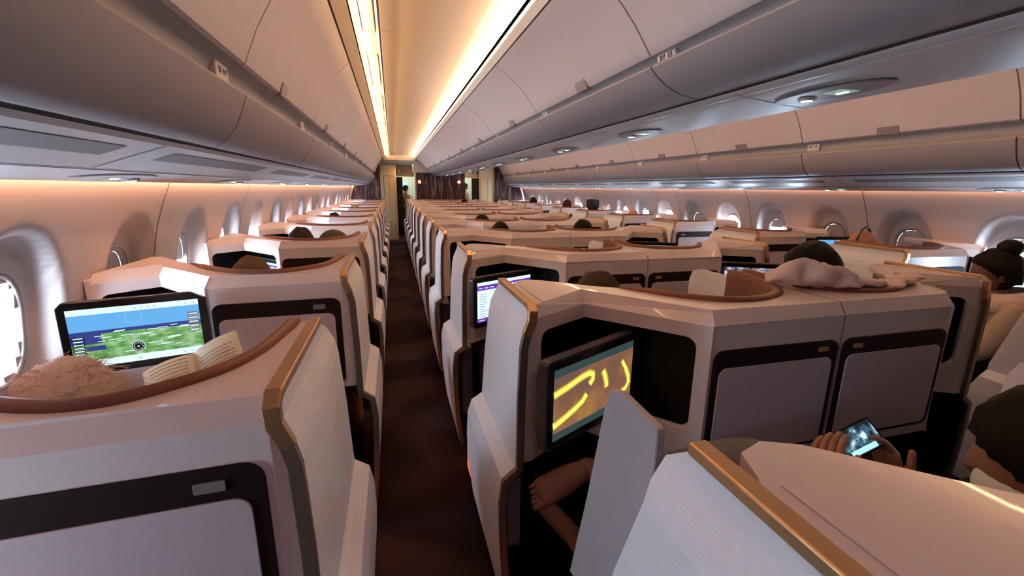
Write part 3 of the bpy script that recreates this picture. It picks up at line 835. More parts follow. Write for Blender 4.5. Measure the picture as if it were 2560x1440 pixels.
# ------------------------------------------------------------------ ceiling vaults
for mir, nm in ((False, 'left'), (True, 'right')):
    F = lambda x: (MIR - x) if mir else x
    m = MB(); prof_sweep(m, [(-.02, 2.47), (-.017, 2.482), (.10, 2.490), (.232, 2.492), (.37, 2.490), (.48, 2.482)], YB, 12.62, 0, True, mir)
    struct('ceiling' if not mir else 'ceiling_right', m, 'ceil')
    m = MB(); prof_sweep(m, [(.48, 2.482), (.505, 2.486), (.54, 2.487), (.58, 2.478), (.612, 2.458)], YB, 12.62, 0, True, mir)
    prof_sweep(m, [(.615, 2.43), (.64, 2.414), (.658, 2.402)], YB, 12.62, 0, False, mir)
    struct('ceiling_cove_' + nm, m, 'ceil')
    m = MB(); prof_sweep(m, [(-.03, 2.465), (-.045, 2.475), (-.13, 2.478), (-.152, 2.46)], YB, 12.62, 0, False, mir)
    prof_sweep(m, [(-.155, 2.44), (-.185, 2.42), (-.212, 2.402)], YB, 12.62, 0, False, mir)
    # raised frames of the access panels
    y = YB
    while y < 12.4:
        for a, c in ((.10, .012), (1.0, .012)):
            m.box((min(F(-.120), F(-.050)), y + a, 2.468), (max(F(-.120), F(-.050)), y + a + c, 2.4775))
        for x in (-.122, -.055):
            m.box((min(F(x), F(x + .006)), y + .10, 2.468), (max(F(x), F(x + .006)), y + 1.012, 2.4775))
        y += 1.334
    struct('ceiling_access_' + nm, m, 'ceil')
    m = MB(); prof_sweep(m, [(-.028, 2.462), (-.020, 2.468)], YB, 12.62, 0, False, mir); struct('trim_%d' % cnt, m, 'gap'); cnt += 1
    # dark seams between cove and bins
    m = MB(); prof_sweep(m, [(.657, 2.4005), (.663, 2.3985), (.663, 2.42)], YB, 12.62, 0, False, mir); prof_sweep(m, [(-.213, 2.4005), (-.219, 2.3985), (-.219, 2.42)], YB, 12.62, 0, False, mir)
    struct('trim_%d' % cnt, m, 'seam'); cnt += 1
    # ceiling panel joints
    y = 2.72 - 1.334 * 4
    while y < 12.5:
        if y > YB:
            m = MB(); rows = [[(F(x), y - .004, z - .001), (F(x), y + .004, z - .001)] for x, z in [(-.017, 2.482), (.10, 2.490), (.232, 2.492), (.37, 2.490), (.48, 2.482)]]
            m.grid(rows, smooth=False); struct('trim_%d' % cnt, m, 'ceilseam'); cnt += 1
            m = MB(); rows = [[(F(x), y - .002, z - .001), (F(x), y + .002, z - .001)] for x, z in [(.48, 2.482), (.505, 2.486), (.54, 2.487), (.58, 2.478), (.612, 2.458)]]
            m.grid(rows, smooth=False); struct('trim_%d' % cnt, m, 'seam'); cnt += 1
        y += 1.334
    # LED strips
    m = MB(); prof_sweep(m, [(.634, 2.462), (.620, 2.438)], YB, 12.6, 0, False, mir)
    o = m.build('cove_light', 'cove'); tag(o, 'warm glowing cove light strip, right side of the %s aisle ceiling' % nm, 'light', 'warm cove lights')
    m = MB(); prof_sweep(m, [(-.168, 2.462), (-.158, 2.442)], YB, 12.6, 0, False, mir)
    o = m.build('cove_light', 'cove'); tag(o, 'warm glowing cove light strip, left side of the %s aisle ceiling' % nm, 'light', 'warm cove lights')
    m = MB(); prof_sweep(m, [(-1.075, 1.685), (-1.09, 1.685)], YB, YE, 0, False, mir)
    o = m.build('wall_light', 'wash'); tag(o, 'warm glowing strip hidden above the %s window wall' % nm, 'light')

# unseen hull plates added to stop sky light leaking in
m = MB(); m.add([(-1.62, YB, 2.60), (4.50, YB, 2.60), (4.50, 18, 2.60), (-1.62, 18, 2.60)], [(0, 1, 2, 3)])
for x_ in (-1.62, 4.50):
    for z0_, z1_ in ((0, .70), (1.42, 2.60)): m.add([(x_, YB, z0_), (x_, 18, z0_), (x_, 18, z1_), (x_, YB, z1_)], [(0, 1, 2, 3)])
    s_ = 1 if x_ < 0 else -1
    m.add([(x_, YE + .1, .7), (x_, 18, .7), (x_, 18, 1.42), (x_, YE + .1, 1.42)], [(0, 1, 2, 3)])
    for z_ in (.70, 1.42): m.add([(x_, YB, z_), (x_, 18, z_), (x_ + s_ * .22, 18, z_), (x_ + s_ * .22, YB, z_)], [(0, 1, 2, 3)]); struct('ceiling_light_seal', m, 'bin_low')
# unseen rear partition, set close and dark to cut light on near faces
m = MB(); m.box((-1.4, YB - .05, 0), (4.3, YB, 2.6)); struct('wall_rear', m, 'burgundy')

# ------------------------------------------------------------------ forward bulkhead and galley
def prism_y(mb, poly, y0, y1, mi=0): mb.prism(poly, lambda x, z, t: (x, t, z), y0, y1, mi)
m = MB(); prism_y(m, [(-1.26, 0), (-.33, 0), (-.33, 2.45), (-1.26, 2.45)], YE, YE + .04); struct('wall_front_left', m, 'burgundy')
m = MB(); prism_y(m, [(.70, 0), (CL - .006, 0), (CL - .006, 2.3), (.70, 2.3)], YE, YE + .04); prism_y(m, [(CL + .006, 0), (2.165, 0), (2.165, 2.3), (CL + .006, 2.3)], YE, YE + .04)
struct('wall_front_centre', m, 'burgundy')
m = MB(); prism_y(m, [(MIR + .21, 0), (4.2, 0), (4.2, 2.45), (MIR + .21, 2.45)], YE, YE + .04); struct('wall_front_right', m, 'burgundy')
m = MB(); prism_y(m, [(CL - .006, 0), (CL + .006, 0), (CL + .006, 2.3), (CL - .006, 2.3)], YE - .01, YE + .03)
prism_y(m, [(.66, 0), (.70, 0), (.70, 2.3), (.66, 2.3)], YE - .01, YE + .05); struct('trim_1000', m, 'insert')
m = MB(); m.box((-.33, YE - .02, 0), (-.27, YE + .06, 2.38)); m.box((MIR + .15, YE - .02, 0), (MIR + .21, YE + .06, 2.38)); struct('wall_front_post', m, 'beige')
# pale curved trim where the sidewalls meet the bulkhead
for side in (-1, 1):
    m = MB(); rows = []
    for z in [0, .5, .8, 1.0, 1.15, 1.3, 1.45, 1.55, 1.66]:
        w = interp(wprof, z); x = (-w if side < 0 else MIR + w - .02)
        rows.append([(x, YE - .03, z), (x - side * .045, YE - .03, z)])
    m.grid(rows, smooth=True); struct('trim_%d' % (1001 + (side > 0)), m, 'shell')
# end soffits of the ceiling vault
for mir in (False, True):
    F = lambda x: (MIR - x) if mir else x
    m = MB()
    m.add([(F(-.20), 12.62, 2.52), (F(.65), 12.62, 2.52), (F(.65), 12.72, 2.36), (F(-.20), 12.72, 2.36), (F(.70), YE, 2.36), (F(-.26), YE, 2.36), (F(.72), 15.3, 2.32), (F(-.30), 15.3, 2.32)], [(0, 1, 2, 3), (3, 2, 4, 5), (5, 4, 6, 7)])
    m.add([(F(.60), 12.62, 2.44), (F(.70), 12.72, 2.36), (F(.98), 12.9, 2.16), (F(.95), 12.6, 2.16)], [(0, 1, 2, 3)])
    struct('ceiling_end_' + ('right' if mir else 'left'), m, 'ceil')
m = MB()
m.box((.60, 12.98, 2.06), (2.28, YE, 2.5)); struct('ceiling_bulkhead', m, 'bin')
# beige lavatory columns and headers by the aisles
GY = 15.2
for side, (a, b_), (c0, c1), (h0, h1), nmn in (('left', (-.30, .13), (.12, .33), (.10, .72), 1), ('right', (2.88, 3.46), (2.63, 2.885), (2.42, 2.90), 2)):
    m = MB(); m.box((a, GY - (.9 if side == 'left' else .2), 0), (b_, GY, 2.33))
    m.box((h0, GY - .06, 1.98), (h1, GY, 2.33))
    struct('wall_galley_' + side, m, 'beige', bevel=.01)
    m = MB(); m.box((a + .06, GY - (.905 if side == 'left' else .205), .1), (a + .064, GY - .2, 1.95))
    yf = GY - (.905 if side == 'left' else .205)
    for x in (a + .05, b_ - .06): m.box((x, yf, .1), (x + .006, yf + .006, 1.98))
    m.box((a + .05, yf, 1.98), (b_ - .054, yf + .006, 1.986)); m.box(((a + b_) / 2, yf, .1), ((a + b_) / 2 + .006, yf + .006, 1.98))
    struct('door_%d' % nmn, m, 'seam')
    # sign box
    s0 = .11 if side == 'left' else 2.62
    root = empty('exit_sign', (s0 + .14, GY - .10, 2.14)); m = MB(); m.box((-.15, -.015, -.07), (.15, .04, .07)); m.build('sign_box', 'beige', root, bevel=.006)
    for dx in (-.075, .075):
        m = MB(); m.box((dx - .06, -.019, -.04), (dx + .052, -.014, .04)); m.build('sign_face', 'exit', root)
    m = MB(); m.box((-.02, -.021, -.03), (.012, -.0185, .03)); m.build('sign_figure', 'white', root)
    tag(root, 'small dark green exit sign above the %s forward doorway' % side, 'sign', 'forward exit signs')
    # gathered curtain
    m = MB(); rows = []
    nfold = 24
    for z in (0.05, .6, 1.2, 1.7, 1.96):
        rows.append([(lerp(c0, c1, k / nfold), GY - .13 + .022 * math.sin(k * 1.9) * (1 if z > .1 else 1.3), z) for k in range(nfold + 1)])
    m.grid(rows, smooth=True)
    o = m.build('curtain', 'curtain'); o.modifiers.new('s', 'SOLIDIFY').thickness = .006
    tag(o, 'black gathered curtain drawn back in the %s forward doorway' % side, 'curtain', 'forward aisle curtains')
# galley space beyond
M['galley_wall'] = mat('galley_wall_paint', (.72, .74, .62), .5)
m = MB(); m.box((-1.66, 17.2, 0), (4.54, 17.25, 2.62)); struct('wall_galley_back', m, 'galley_wall')
m = MB(); m.box((-1.3, GY + .04, 2.3), (4.2, 17.2, 2.32)); struct('ceiling_galley', m, 'galley_wall')
m = MB(); m.box((1.0, 15.8, 0), (1.9, 17.2, 2.3)); struct('wall_galley_block', m, 'galley_wall')
m = MB(); m.prism(rrect(.38, 1.62, .56, 1.82, .05), lambda x, z, t: (x, t, z), 17.18, 17.19); m.build('x', flat_emit('daylight_blue', (.15, .35, .9), 2.5)).name = 'door_3'
D.objects['door_3']['kind'] = 'structure'
# lit signs on the burgundy wall
root = empty('lavatory_sign', (.795, YE - .012, 1.80)); m = MB(); m.prism(rrect(-.045, -.045, .045, .045, .012), lambda x, z, t: (x, t, z), -.006, .01); b0 = m.build('sign_panel', 'red_sign', root)
m = MB(); m.box((-.02, -.009, -.028), (-.006, -.0055, .028)); m.box((.006, -.009, -.028), (.02, -.0055, .028)); m.build('sign_figures', flat_emit('sign_pink', (1, .45, .40), 3), root)
tag(root, 'square lit red sign on the burgundy wall by the left doorway', 'sign')
root = empty('lavatory_sign', (1.985, YE - .012, 1.81)); m = MB(); m.prism([(.052 * math.cos(k * PI / 8), .045 * math.sin(k * PI / 8)) for k in range(16)], lambda x, z, t: (x, t, z), -.006, .01); m.build('sign_panel', 'red_sign', root)
m = MB()
for dx in (-.034, -.008, .018): m.box((dx, -.009, -.03), (dx + .016, -.0055, .03))
m.build('sign_figures', 'amber_sign', root)
tag(root, 'round lit amber and red sign on the burgundy wall by the right doorway', 'sign')
# ------------------------------------------------------------------ people
def skin_mesh(name, nodes_, edges, root=0, sub=2):
    me = D.meshes.new(name); me.from_pydata([p for p, r in nodes_], edges, [])
    o = D.objects.new(name, me); COL.objects.link(o)
    md = o.modifiers.new('skin', 'SKIN'); md.use_smooth_shade = True
    for sv, (p, r) in zip(me.skin_vertices[0].data, nodes_):
        sv.radius = (r, r) if not isinstance(r, tuple) else r
        sv.use_root = False
    me.skin_vertices[0].data[root].use_root = True
    ss = o.modifiers.new('sub', 'SUBSURF'); ss.levels = ss.render_levels = sub
    bpy.context.view_layer.update()
    ev = o.evaluated_get(bpy.context.evaluated_depsgraph_get()); out = D.meshes.new_from_object(ev)
    D.objects.remove(o)
    return out
def head_fn(p):
    k = 1.
    if p.y > 0:
        k += .30 * math.exp(-((p.x / .16) ** 2) - (((p.z + .18) / .20) ** 2)) * p.y          # nose
        k -= .07 * (math.exp(-(((p.x - .36) / .16) ** 2) - (((p.z - .05) / .13) ** 2)) + math.exp(-(((p.x + .36) / .16) ** 2) - (((p.z - .05) / .13) ** 2)))
        k += .06 * math.exp(-((p.x / .25) ** 2) - (((p.z + .55) / .10) ** 2))                 # lips
        k += .08 * math.exp(-((p.x / .3) ** 2) - (((p.z + .85) / .15) ** 2))
    if p.z < 0: k *= 1 - .10 * abs(p.z) * (1 if p.y > -.2 else 1.8)
    return k
def add_head(mb, c, yaw, pitch, s=1., mi=0):
    old = mb.m; mb.m = Matrix.Translation(c) @ Matrix.Rotation(yaw, 4, 'Z') @ Matrix.Rotation(pitch, 4, 'X') @ Matrix.Scale(s, 4)
    mb.ellipsoid((0, 0, 0), (.078, .098, .118), mi, 28, 20, fn=head_fn)
    for q in (-1, 1): mb.ellipsoid((q * .080, -.008, -.008), (.012, .020, .032), mi, 10, 8)
    mb.m = old
def face_bits(parent, c, yaw, pitch, s=1.):
    mb = MB(); mb.m = Matrix.Translation(c) @ Matrix.Rotation(yaw, 4, 'Z') @ Matrix.Rotation(pitch, 4, 'X') @ Matrix.Scale(s, 4)
    for q in (-1, 1): mb.ellipsoid((q * .029, .083, .006), (.012, .010, .007), 0, 10, 8)
    mb.build('eyes', 'h_black', parent)
    mb = MB(); mb.m = Matrix.Translation(c) @ Matrix.Rotation(yaw, 4, 'Z') @ Matrix.Rotation(pitch, 4, 'X') @ Matrix.Scale(s, 4)
    mb.ellipsoid((0, .088, -.062), (.022, .012, .007), 0, 12, 8); mb.build('mouth', mat('lips', (.35, .12, .10), .5) if 'lips' not in D.materials else D.materials['lips'], parent)
def hair(parent, c, yaw, pitch, m, s=1., vol=1.08, low=-.25, bun=None, cap=False, seed=1):
    rnd = random.Random(seed); ph = [rnd.uniform(0, 6.28) for _ in range(6)]
    def fn(p):
        line = low + .85 * max(0, p.y) ** .8 if p.y > 0 else low - .25 * min(1, -p.y * 1.5)
        cov = max(0., min(1., (p.z - line) / .12 + .5))
        wob = .02 * math.sin(9 * p.x + ph[0] + 4 * p.z) + .018 * math.sin(15 * p.y + ph[1]) + .014 * math.sin(21 * p.z + 11 * p.x + ph[2])
        return .90 + (vol - .90 + wob) * cov
    mb = MB(); mb.m = Matrix.Translation(c) @ Matrix.Rotation(yaw, 4, 'Z') @ Matrix.Rotation(pitch, 4, 'X') @ Matrix.Scale(s, 4)
    mb.ellipsoid((0, -.006, .004), (.083, .103, .121), 0, 36, 26, fn=fn)
    if bun: mb.ellipsoid((0, bun[0], bun[1]), (bun[2], bun[2] * .9, bun[2] * .8), 0, 20, 14, fn=lambda p: 1 + .06 * math.sin(9 * p.x + 7 * p.z))
    return mb.build('hair', m, parent)
def strands(parent, c, m, n=260, r=.12, seed=4, th=.0008):
    """fine flyaway hair: thin tapered tubes around the crown"""
    rnd = random.Random(seed); mb = MB()
    for i in range(n):
        a = rnd.uniform(0, 2 * PI); e = rnd.uniform(.05, 1.35)
        d = Vector((math.cos(a) * math.cos(e), math.sin(a) * math.cos(e), math.sin(e)))
        p0 = Vector(c) + Vector((d.x * r * .80, d.y * r * .9, d.z * r * 1.02)); side = Vector((rnd.uniform(-1, 1), rnd.uniform(-1, 1), rnd.uniform(-.5, .6)))
        L = rnd.uniform(.02, .055)
        p1 = p0 + (d * .5 + side * .5) * L * .6; p2 = p1 + (d * .25 + side * .6 + Vector((0, 0, -.35))) * L
        mb.tube([p0, p1, p2], [th, th * .8, th * .4], 4, caps=False)
    o = mb.build('loose_hair', m, parent, weld=False); o['kind'] = 'stuff'; return o
def join_mesh(name, me, mb, mats, parent):
    bm = bmesh.new(); bm.from_mesh(me)
    for f in bm.faces: f.smooth = True; f.material_index = 0
    vs = [bm.verts.new(v) for v in mb.v]
    for f, mi in zip(mb.f, mb.mi):
        try: nf = bm.faces.new([vs[i] for i in f]); nf.smooth = True; nf.material_index = mi
        except ValueError: pass
    bmesh.ops.recalc_face_normals(bm, faces=bm.faces)
    out = D.meshes.new(name); bm.to_mesh(out); bm.free()
    for m in mats: out.materials.append(M[m])
    o = D.objects.new(name, out); COL.objects.link(o)
    if parent: o.parent = parent
    return o
def hand_nodes(wrist, dirv, side, curl, s=1.):
    """palm and five fingers as separate chains; dirv along the palm, side towards the thumb"""
    W = Vector(wrist); d = Vector(dirv).normalized(); t = (Vector(side) - d * Vector(side).dot(d)).normalized(); n = d.cross(t).normalized()
    out = []
    for k, (off, L) in enumerate([(.030, .070), (.010, .078), (-.010, .073), (-.029, .058)]):
        b0 = W + d * .050 * s + t * off * s * .8; b1 = W + d * .088 * s + t * off * s
        pts = [b0, b1]; dd = d.copy(); p = b1
        for j, f in enumerate((.45, .32, .23)):
            a = curl * (1 + .1 * k); dd = (dd * math.cos(a) + n * math.sin(a)).normalized(); 
            p = p + dd * L * f * 1.0 * s; pts.append(p.copy()); 
            # rotate n as well
            n2 = (n * math.cos(a * (j + 1)) - d * math.sin(a * (j + 1)))
        out.append((pts, [.0105 * s, .0095 * s, .0088 * s, .008 * s, .0068 * s]))
    b0 = W + d * .02 * s + t * .018 * s
    out.append(([b0, b0 + (t * .8 + d * .5) * .032 * s, b0 + (t * .8 + d * .7) * .055 * s + n * .008 * s, b0 + (t * .55 + d * .95) * .078 * s + n * .022 * s], [.013 * s, .0115 * s, .010 * s, .008 * s]))
    return out, W, d, t, n
def hand(name_m, wrist, dirv, side, curl, s=1.):
    chains, W, d, t, n = hand_nodes(wrist, dirv, side, curl, s)
    mb = MB()
    for pts, r in chains: 
        fine = []; fr = []
        for i in range(len(pts) - 1):
            for q in range(3): fine.append(pts[i].lerp(pts[i + 1], q / 3)); fr.append(lerp(r[i], r[i + 1], q / 3))
        fine.append(pts[-1]); fr.append(r[-1]); fine.append(pts[-1] + (pts[-1] - pts[-2]).normalized() * r[-1] * .7); fr.append(r[-1] * .45)
        mb.tube(fine, fr, 10)
    # palm
    rows = []
    for q in range(9):
        u = q / 8; c = W + d * (.005 + .092 * u) * s; hw = (.026 + .018 * math.sin(min(1, u * 1.3) * PI / 2)) * s; hh = (.018 - .004 * u) * s
        if q == 8: hw *= .85; hh *= .7
        rows.append([tuple(c + t * hw * math.cos(2 * PI * k / 14) + n * hh * math.sin(2 * PI * k / 14)) for k in range(14)])
    mb.grid(rows, closeu=True, caps=True)
    return mb

def sitter(x, y, ztop, yaw, hairm, cloth, skinm, label, group=None, s=1., vol=1.08, low=-.25, pitch=0., bun=None, legs='far', bald=False, phones=False, face=False, hairname='x'):
    root = empty('person', (x, y, 0)); root.rotation_euler = (0, 0, math.radians(yaw))
    zc = ztop - .118 * s - (.012 if not bald else 0)
    nk = zc - .13 * s; sh = nk - .075
    hip = min(.60, sh - .42)
    nodes_ = [((0, 0, hip), .13), ((0, .01, (hip + sh) / 2), .125), ((0, 0, sh - .02), .115), ((0, -.005, nk), .055), ((0, 0, zc - .05), .052)]
    e = [(0, 1), (1, 2), (2, 3), (3, 4)]
    for q in (-1, 1):
        b0 = len(nodes_); nodes_ += [((q * .17, 0, sh - .02), .058), ((q * .215, .06, sh - .27), .045), ((q * .12, .26, sh - .33), .034)]
        e += [(2, b0), (b0, b0 + 1), (b0 + 1, b0 + 2)]
        h0 = len(nodes_); nodes_ += [((q * .09, .05, hip - .02), .085), ((q * .10, .42, hip + .02), .062), ((q * .10, .47, hip - .32), .048)]
        e += [(0, h0), (h0, h0 + 1), (h0 + 1, h0 + 2)]
    me = skin_mesh('b', nodes_, e, 0, 2)
    mb = MB(); add_head(mb, Vector((0, .01, zc)), 0, pitch, s, 0)
    for q in (-1, 1):
        hb = hand('h', (q * .12, .27, sh - .33), (-.3 * q, 1, .1), (-q, 0, .3), .35); o_ = len(mb.v); mb.v += hb.v; mb.f += [tuple(i + o_ for i in f) for f in hb.f]; mb.mi += [0] * len(hb.f)
    join_mesh('body', me, mb, [skinm], root)
    # clothes: the same skeleton a little thicker, without head and hands
    n2 = [(p, r + .012) for p, r in nodes_]; n2[3] = ((0, 0, nk - .03), .062); del n2[4]
    e2 = []
    mp = {i: (i if i < 4 else i - 1) for i in range(len(nodes_)) if i != 4}
    for a, b_ in e:
        if 4 in (a, b_): continue
        e2.append((mp[a], mp[b_]))
    cm = skin_mesh('c', n2, e2, 0, 2); join_mesh('clothes', cm, MB(), [cloth], root)
    if not bald: hair(root, Vector((0, .01, zc)), 0, pitch, hairm, s, vol, low, bun, seed=int(abs(x * 100 + y * 10)))
    if face: face_bits(root, Vector((0, .01, zc)), 0, pitch, s)
    if phones:
        hp = MB(); r = .100 * s
        hp.tube([(r * math.cos(a), 0, zc + .020 + (r + .022) * math.sin(a)) for a in [PI * k / 14 for k in range(15)]], .008, 8)
        for q in (-1, 1): hp.ellipsoid((q * .092 * s, .0, zc - .005), (.020, .034, .040), 0, 14, 10)
        hp.build('headphones', 'black', root)
    return tag(root, label, 'person', group)

sitter(-.66, 2.25, 1.325, 8, 'h_brown', 'blackcloth', 'skin', 'seated person with short brown hair facing the small purple screen', low=-.35)
sitter(-.66, 3.45, 1.350, 5, 'h_dbrown', 'olive', 'skin', 'seated person with curly dark hair beside the olive cushion', vol=1.12)
sitter(-.71, 5.80, 1.330, 5, 'h_black', 'blackcloth', 'skin_tan', 'seated person with flat black hair in the left column')
sitter(-.645, 8.10, 1.340, 5, 'h_beige', 'olive', 'skin', 'seated person with fair brown hair far along the left column', vol=1.15)
sitter(.84, 1.66, 1.270, 0, 'h_dbrown', 'blackcloth', 'skin_tan', 'seated person with large dark hair behind the front middle shell', vol=1.34, s=1.02)
sitter(1.20, 2.62, 1.262, 0, 'h_beige', 'olive', 'skin', 'low fair head just showing over the brown leather rim')
sitter(.97, 4.0, 1.328, 0, 'h_black', 'blackcloth', 'skin_tan', 'seated person with smooth black hair, left of the middle seats', vol=1.15)
sitter(1.0, 5.05, 1.325, 0, 'h_black', 'blackcloth', 'skin_tan', 'seated person with black hair and shiny headphones in the middle seats', phones=True, vol=1.12)
sitter(1.19, 7.3, 1.278, 0, 'h_brown', 'olive', 'skin', 'distant seated person with brown hair in the middle seats', vol=1.2)
sitter(2.03, 7.3, 1.262, 0, 'h_dbrown', 'blackcloth', 'skin_tan', 'distant seated person with dark hair, right half of the middle seats', vol=1.2)
sitter(1.77, 3.9, 1.345, 0, 'h_black', 'blackcloth', 'skin_tan', 'seated person with black hair in the third middle row, right side', vol=1.2)
sitter(1.84, 11.7, 1.355, 0, 'h_black', 'blackcloth', 'skin_tan', 'farthest seated person, dark head below the right doorway')
sitter(1.81, 1.50, 1.400, -5, 'h_black', 'blackcloth', 'skin_tan', 'seated person with black hair behind the pale pink cloth', vol=1.32, s=1.02)
sitter(3.37, 2.42, 1.368, 10, None, 'blackcloth', 'skin_tan', 'bald seated person with black over-ear headphones by the right windows', bald=True, phones=True)
sitter(3.42, 5.78, 1.358, 5, None, 'olive', 'skin', 'bald fair-skinned seated person in the right column', bald=True)
sitter(3.40, 7.12, 1.415, 5, 'h_black', 'blackcloth', 'skin_dark', 'seated person in black with a square-topped black headpiece')
cp = MB(); cp.box((-.085, -.09, 1.32), (.085, .10, 1.47)); hdp = cp.build('head_cover', 'blackcloth', [o for o in D.objects if o.get('label', '').startswith('seated person in black with')][0], bevel=.025, seg=3)
sitter(3.42, 8.35, 1.420, 5, 'h_dbrown', 'blackcloth', 'skin_tan', 'seated person with brown hair and headphones far in the right column', phones=True, vol=1.12)
sitter(3.42, 10.6, 1.425, 5, 'h_black', 'blackcloth', 'skin_tan', 'farthest black-haired person in the right column', vol=1.12)

# reader in the nearest left window seat
rp = empty('person', (-.70, 1.06, 0))
nodes_ = [((0, -.02, .62), .13), ((0, -.03, .80), .12), ((0, -.02, .98), .11), ((0, 0, 1.06), .055), ((0, .01, 1.12), .052),
          ((-.17, -.01, .97), .055), ((-.20, .08, .78), .045), ((-.03, .18, .98), .032), ((.17, -.01, .97), .055), ((.24, .04, .82), .045), ((.24, .13, .99), .032),
          ((.08, .08, .62), .085), ((.15, .36, 1.06), .055), ((.10, .66, .70), .048), ((.08, .70, .40), .04),
          ((-.08, .08, .58), .085), ((-.10, .42, .70), .06), ((-.08, .62, .40), .045)]
e = [(0, 1), (1, 2), (2, 3), (3, 4), (2, 5), (5, 6), (6, 7), (2, 8), (8, 9), (9, 10), (0, 11), (11, 12), (12, 13), (13, 14), (0, 15), (15, 16), (16, 17)]
me = skin_mesh('b', nodes_, e, 0, 2); mb = MB(); add_head(mb, Vector((0, .01, 1.135)), 0, -.25, 1.)
for w_, d_, t_ in (((-.03, .19, .99), (.5, .6, .5), (.4, 0, 1)), ((.235, .14, 1.0), (-.1, .5, .8), (-1, 0, .2))):
    hb = hand('h', w_, d_, t_, .4); o_ = len(mb.v); mb.v += hb.v; mb.f += [tuple(i + o_ for i in f) for f in hb.f]; mb.mi += [0] * len(hb.f)
join_mesh('body', me, mb, ['skin'], rp)
n2 = [(p, r + .01) for p, r in nodes_]
up_n = [n2[i] for i in (0, 1, 2, 5, 6, 8, 9)]
join_mesh('shirt', skin_mesh('c', up_n, [(0, 1), (1, 2), (2, 3), (3, 4), (2, 5), (5, 6)], 0, 2), MB(), ['whitecloth'], rp)
lo_n = [n2[i] for i in (0, 11, 12, 13, 14, 15, 16, 17)]
join_mesh('trousers', skin_mesh('c', lo_n, [(0, 1), (1, 2), (2, 3), (3, 4), (0, 5), (5, 6), (6, 7)], 0, 2), MB(), ['jeans'], rp)
hair(rp, Vector((0, .01, 1.138)), 0, -.25, 'h_blond', 1.05, 1.13, -.4, seed=9)
strands(rp, (0, .01, 1.14), 'h_blond', 1500, .121)
tag(rp, 'reader with fluffy grey-blond hair and a denim knee raised, nearest left seat', 'person')
# open book
bk = empty('book', (-.50, 1.20, 1.165)); bk.rotation_euler = (math.radians(38), math.radians(-20), math.radians(12))
for q, (ang, nm) in enumerate(((14, 'left_page'), (-30, 'right_page'))):
    m = MB(); sgn = -1 if q == 0 else 1; rows = []
    for k in range(9):
        u = k / 8; a = math.radians(ang); bend = .012 * math.sin(u * PI)
        rows.append([(sgn * u * .115, v * .085, bend + abs(u) * math.tan(abs(a)) * .03 + .0) for v in (-1, 1)])
    m.grid(rows, smooth=True); pg = m.build('page_block', 'paper', bk); pg.modifiers.new('s', 'SOLIDIFY').thickness = .006
    m = MB()
    for k in range(13):
        if q == 0 or k > 1:
            z = .075 - k * .011; 
            for j in range(8):
                u0 = .12 + j * .095; u1 = u0 + .085
                if j == 7 and k % 4 == 3: continue
                f2 = lambda u: .012 * math.sin(u * PI) + u * math.tan(abs(math.radians(ang))) * .03 + .0008
                m.add([(sgn * u0 * .115, z, f2(u0)), (sgn * u1 * .115, z, f2(u1)), (sgn * u1 * .115, z - .0022, f2(u1)), (sgn * u0 * .115, z - .0022, f2(u0))], [(0, 1, 2, 3)])
    m.build('printed_lines', 'tab', pg, weld=False)
tag(bk, 'open paperback with cream pages held up before the flight map screen', 'book')
# olive cushion, skin of a hand beside it
m = MB(); m.ellipsoid((0, 0, 0), (.095, .05, .075), 0, 28, 16, fn=lambda p: 1 + .10 * (abs(p.x) ** 3 + abs(p.z) ** 3))
o = m.build('cushion', 'olive'); o.location = (-.44, 3.46, 1.255); tag(o, 'olive cushion propped beside the curly-haired passenger', 'cushion')

# pale cloth over the rim
m = MB(); rows = []; rnd = random.Random(5)
hs = [(1.375, 1.330), (1.41, 1.372), (1.45, 1.398), (1.52, 1.392), (1.57, 1.380), (1.62, 1.352), (1.67, 1.335), (1.74, 1.325), (1.81, 1.302), (1.86, 1.312), (1.92, 1.325), (1.99, 1.318), (2.04, 1.322), (2.085, 1.305)]
NX = 60
for i in range(NX + 1):
    x = lerp(1.375, 2.085, i / NX); h = interp(hs, x) + .004 * math.sin(i * 1.9); base = 1.312
    yc = 1.225 + .05 * math.cos((x - 1.73) * 3) - .03; yc = 1.19 + .10 * ((x - 1.74) / .35) ** 2
    c = (h + base) / 2 - .004; rz = max(.010, (h - base) / 2 + .008); ry = .045 + .010 * math.sin(i * .7)
    if i in (0, NX): rz *= .3; ry *= .3
    row = []
    for k in range(20):
        a = 2 * PI * k / 20; w_ = 1 + .10 * math.sin(3 * a + i * .45) + .06 * math.sin(5 * a - i * .8) + .05 * math.sin(i * 1.3 + a)
        row.append((x + .01 * math.sin(a * 2 + i * .5), yc + ry * w_ * math.cos(a), c + rz * w_ * math.sin(a)))
    rows.append(row)
m.grid(rows, closeu=True, caps=True); o = m.build('jacket', 'pinkcloth'); tag(o, 'crumpled pale pink cloth lying along the leather rim before the black-haired head', 'cloth')

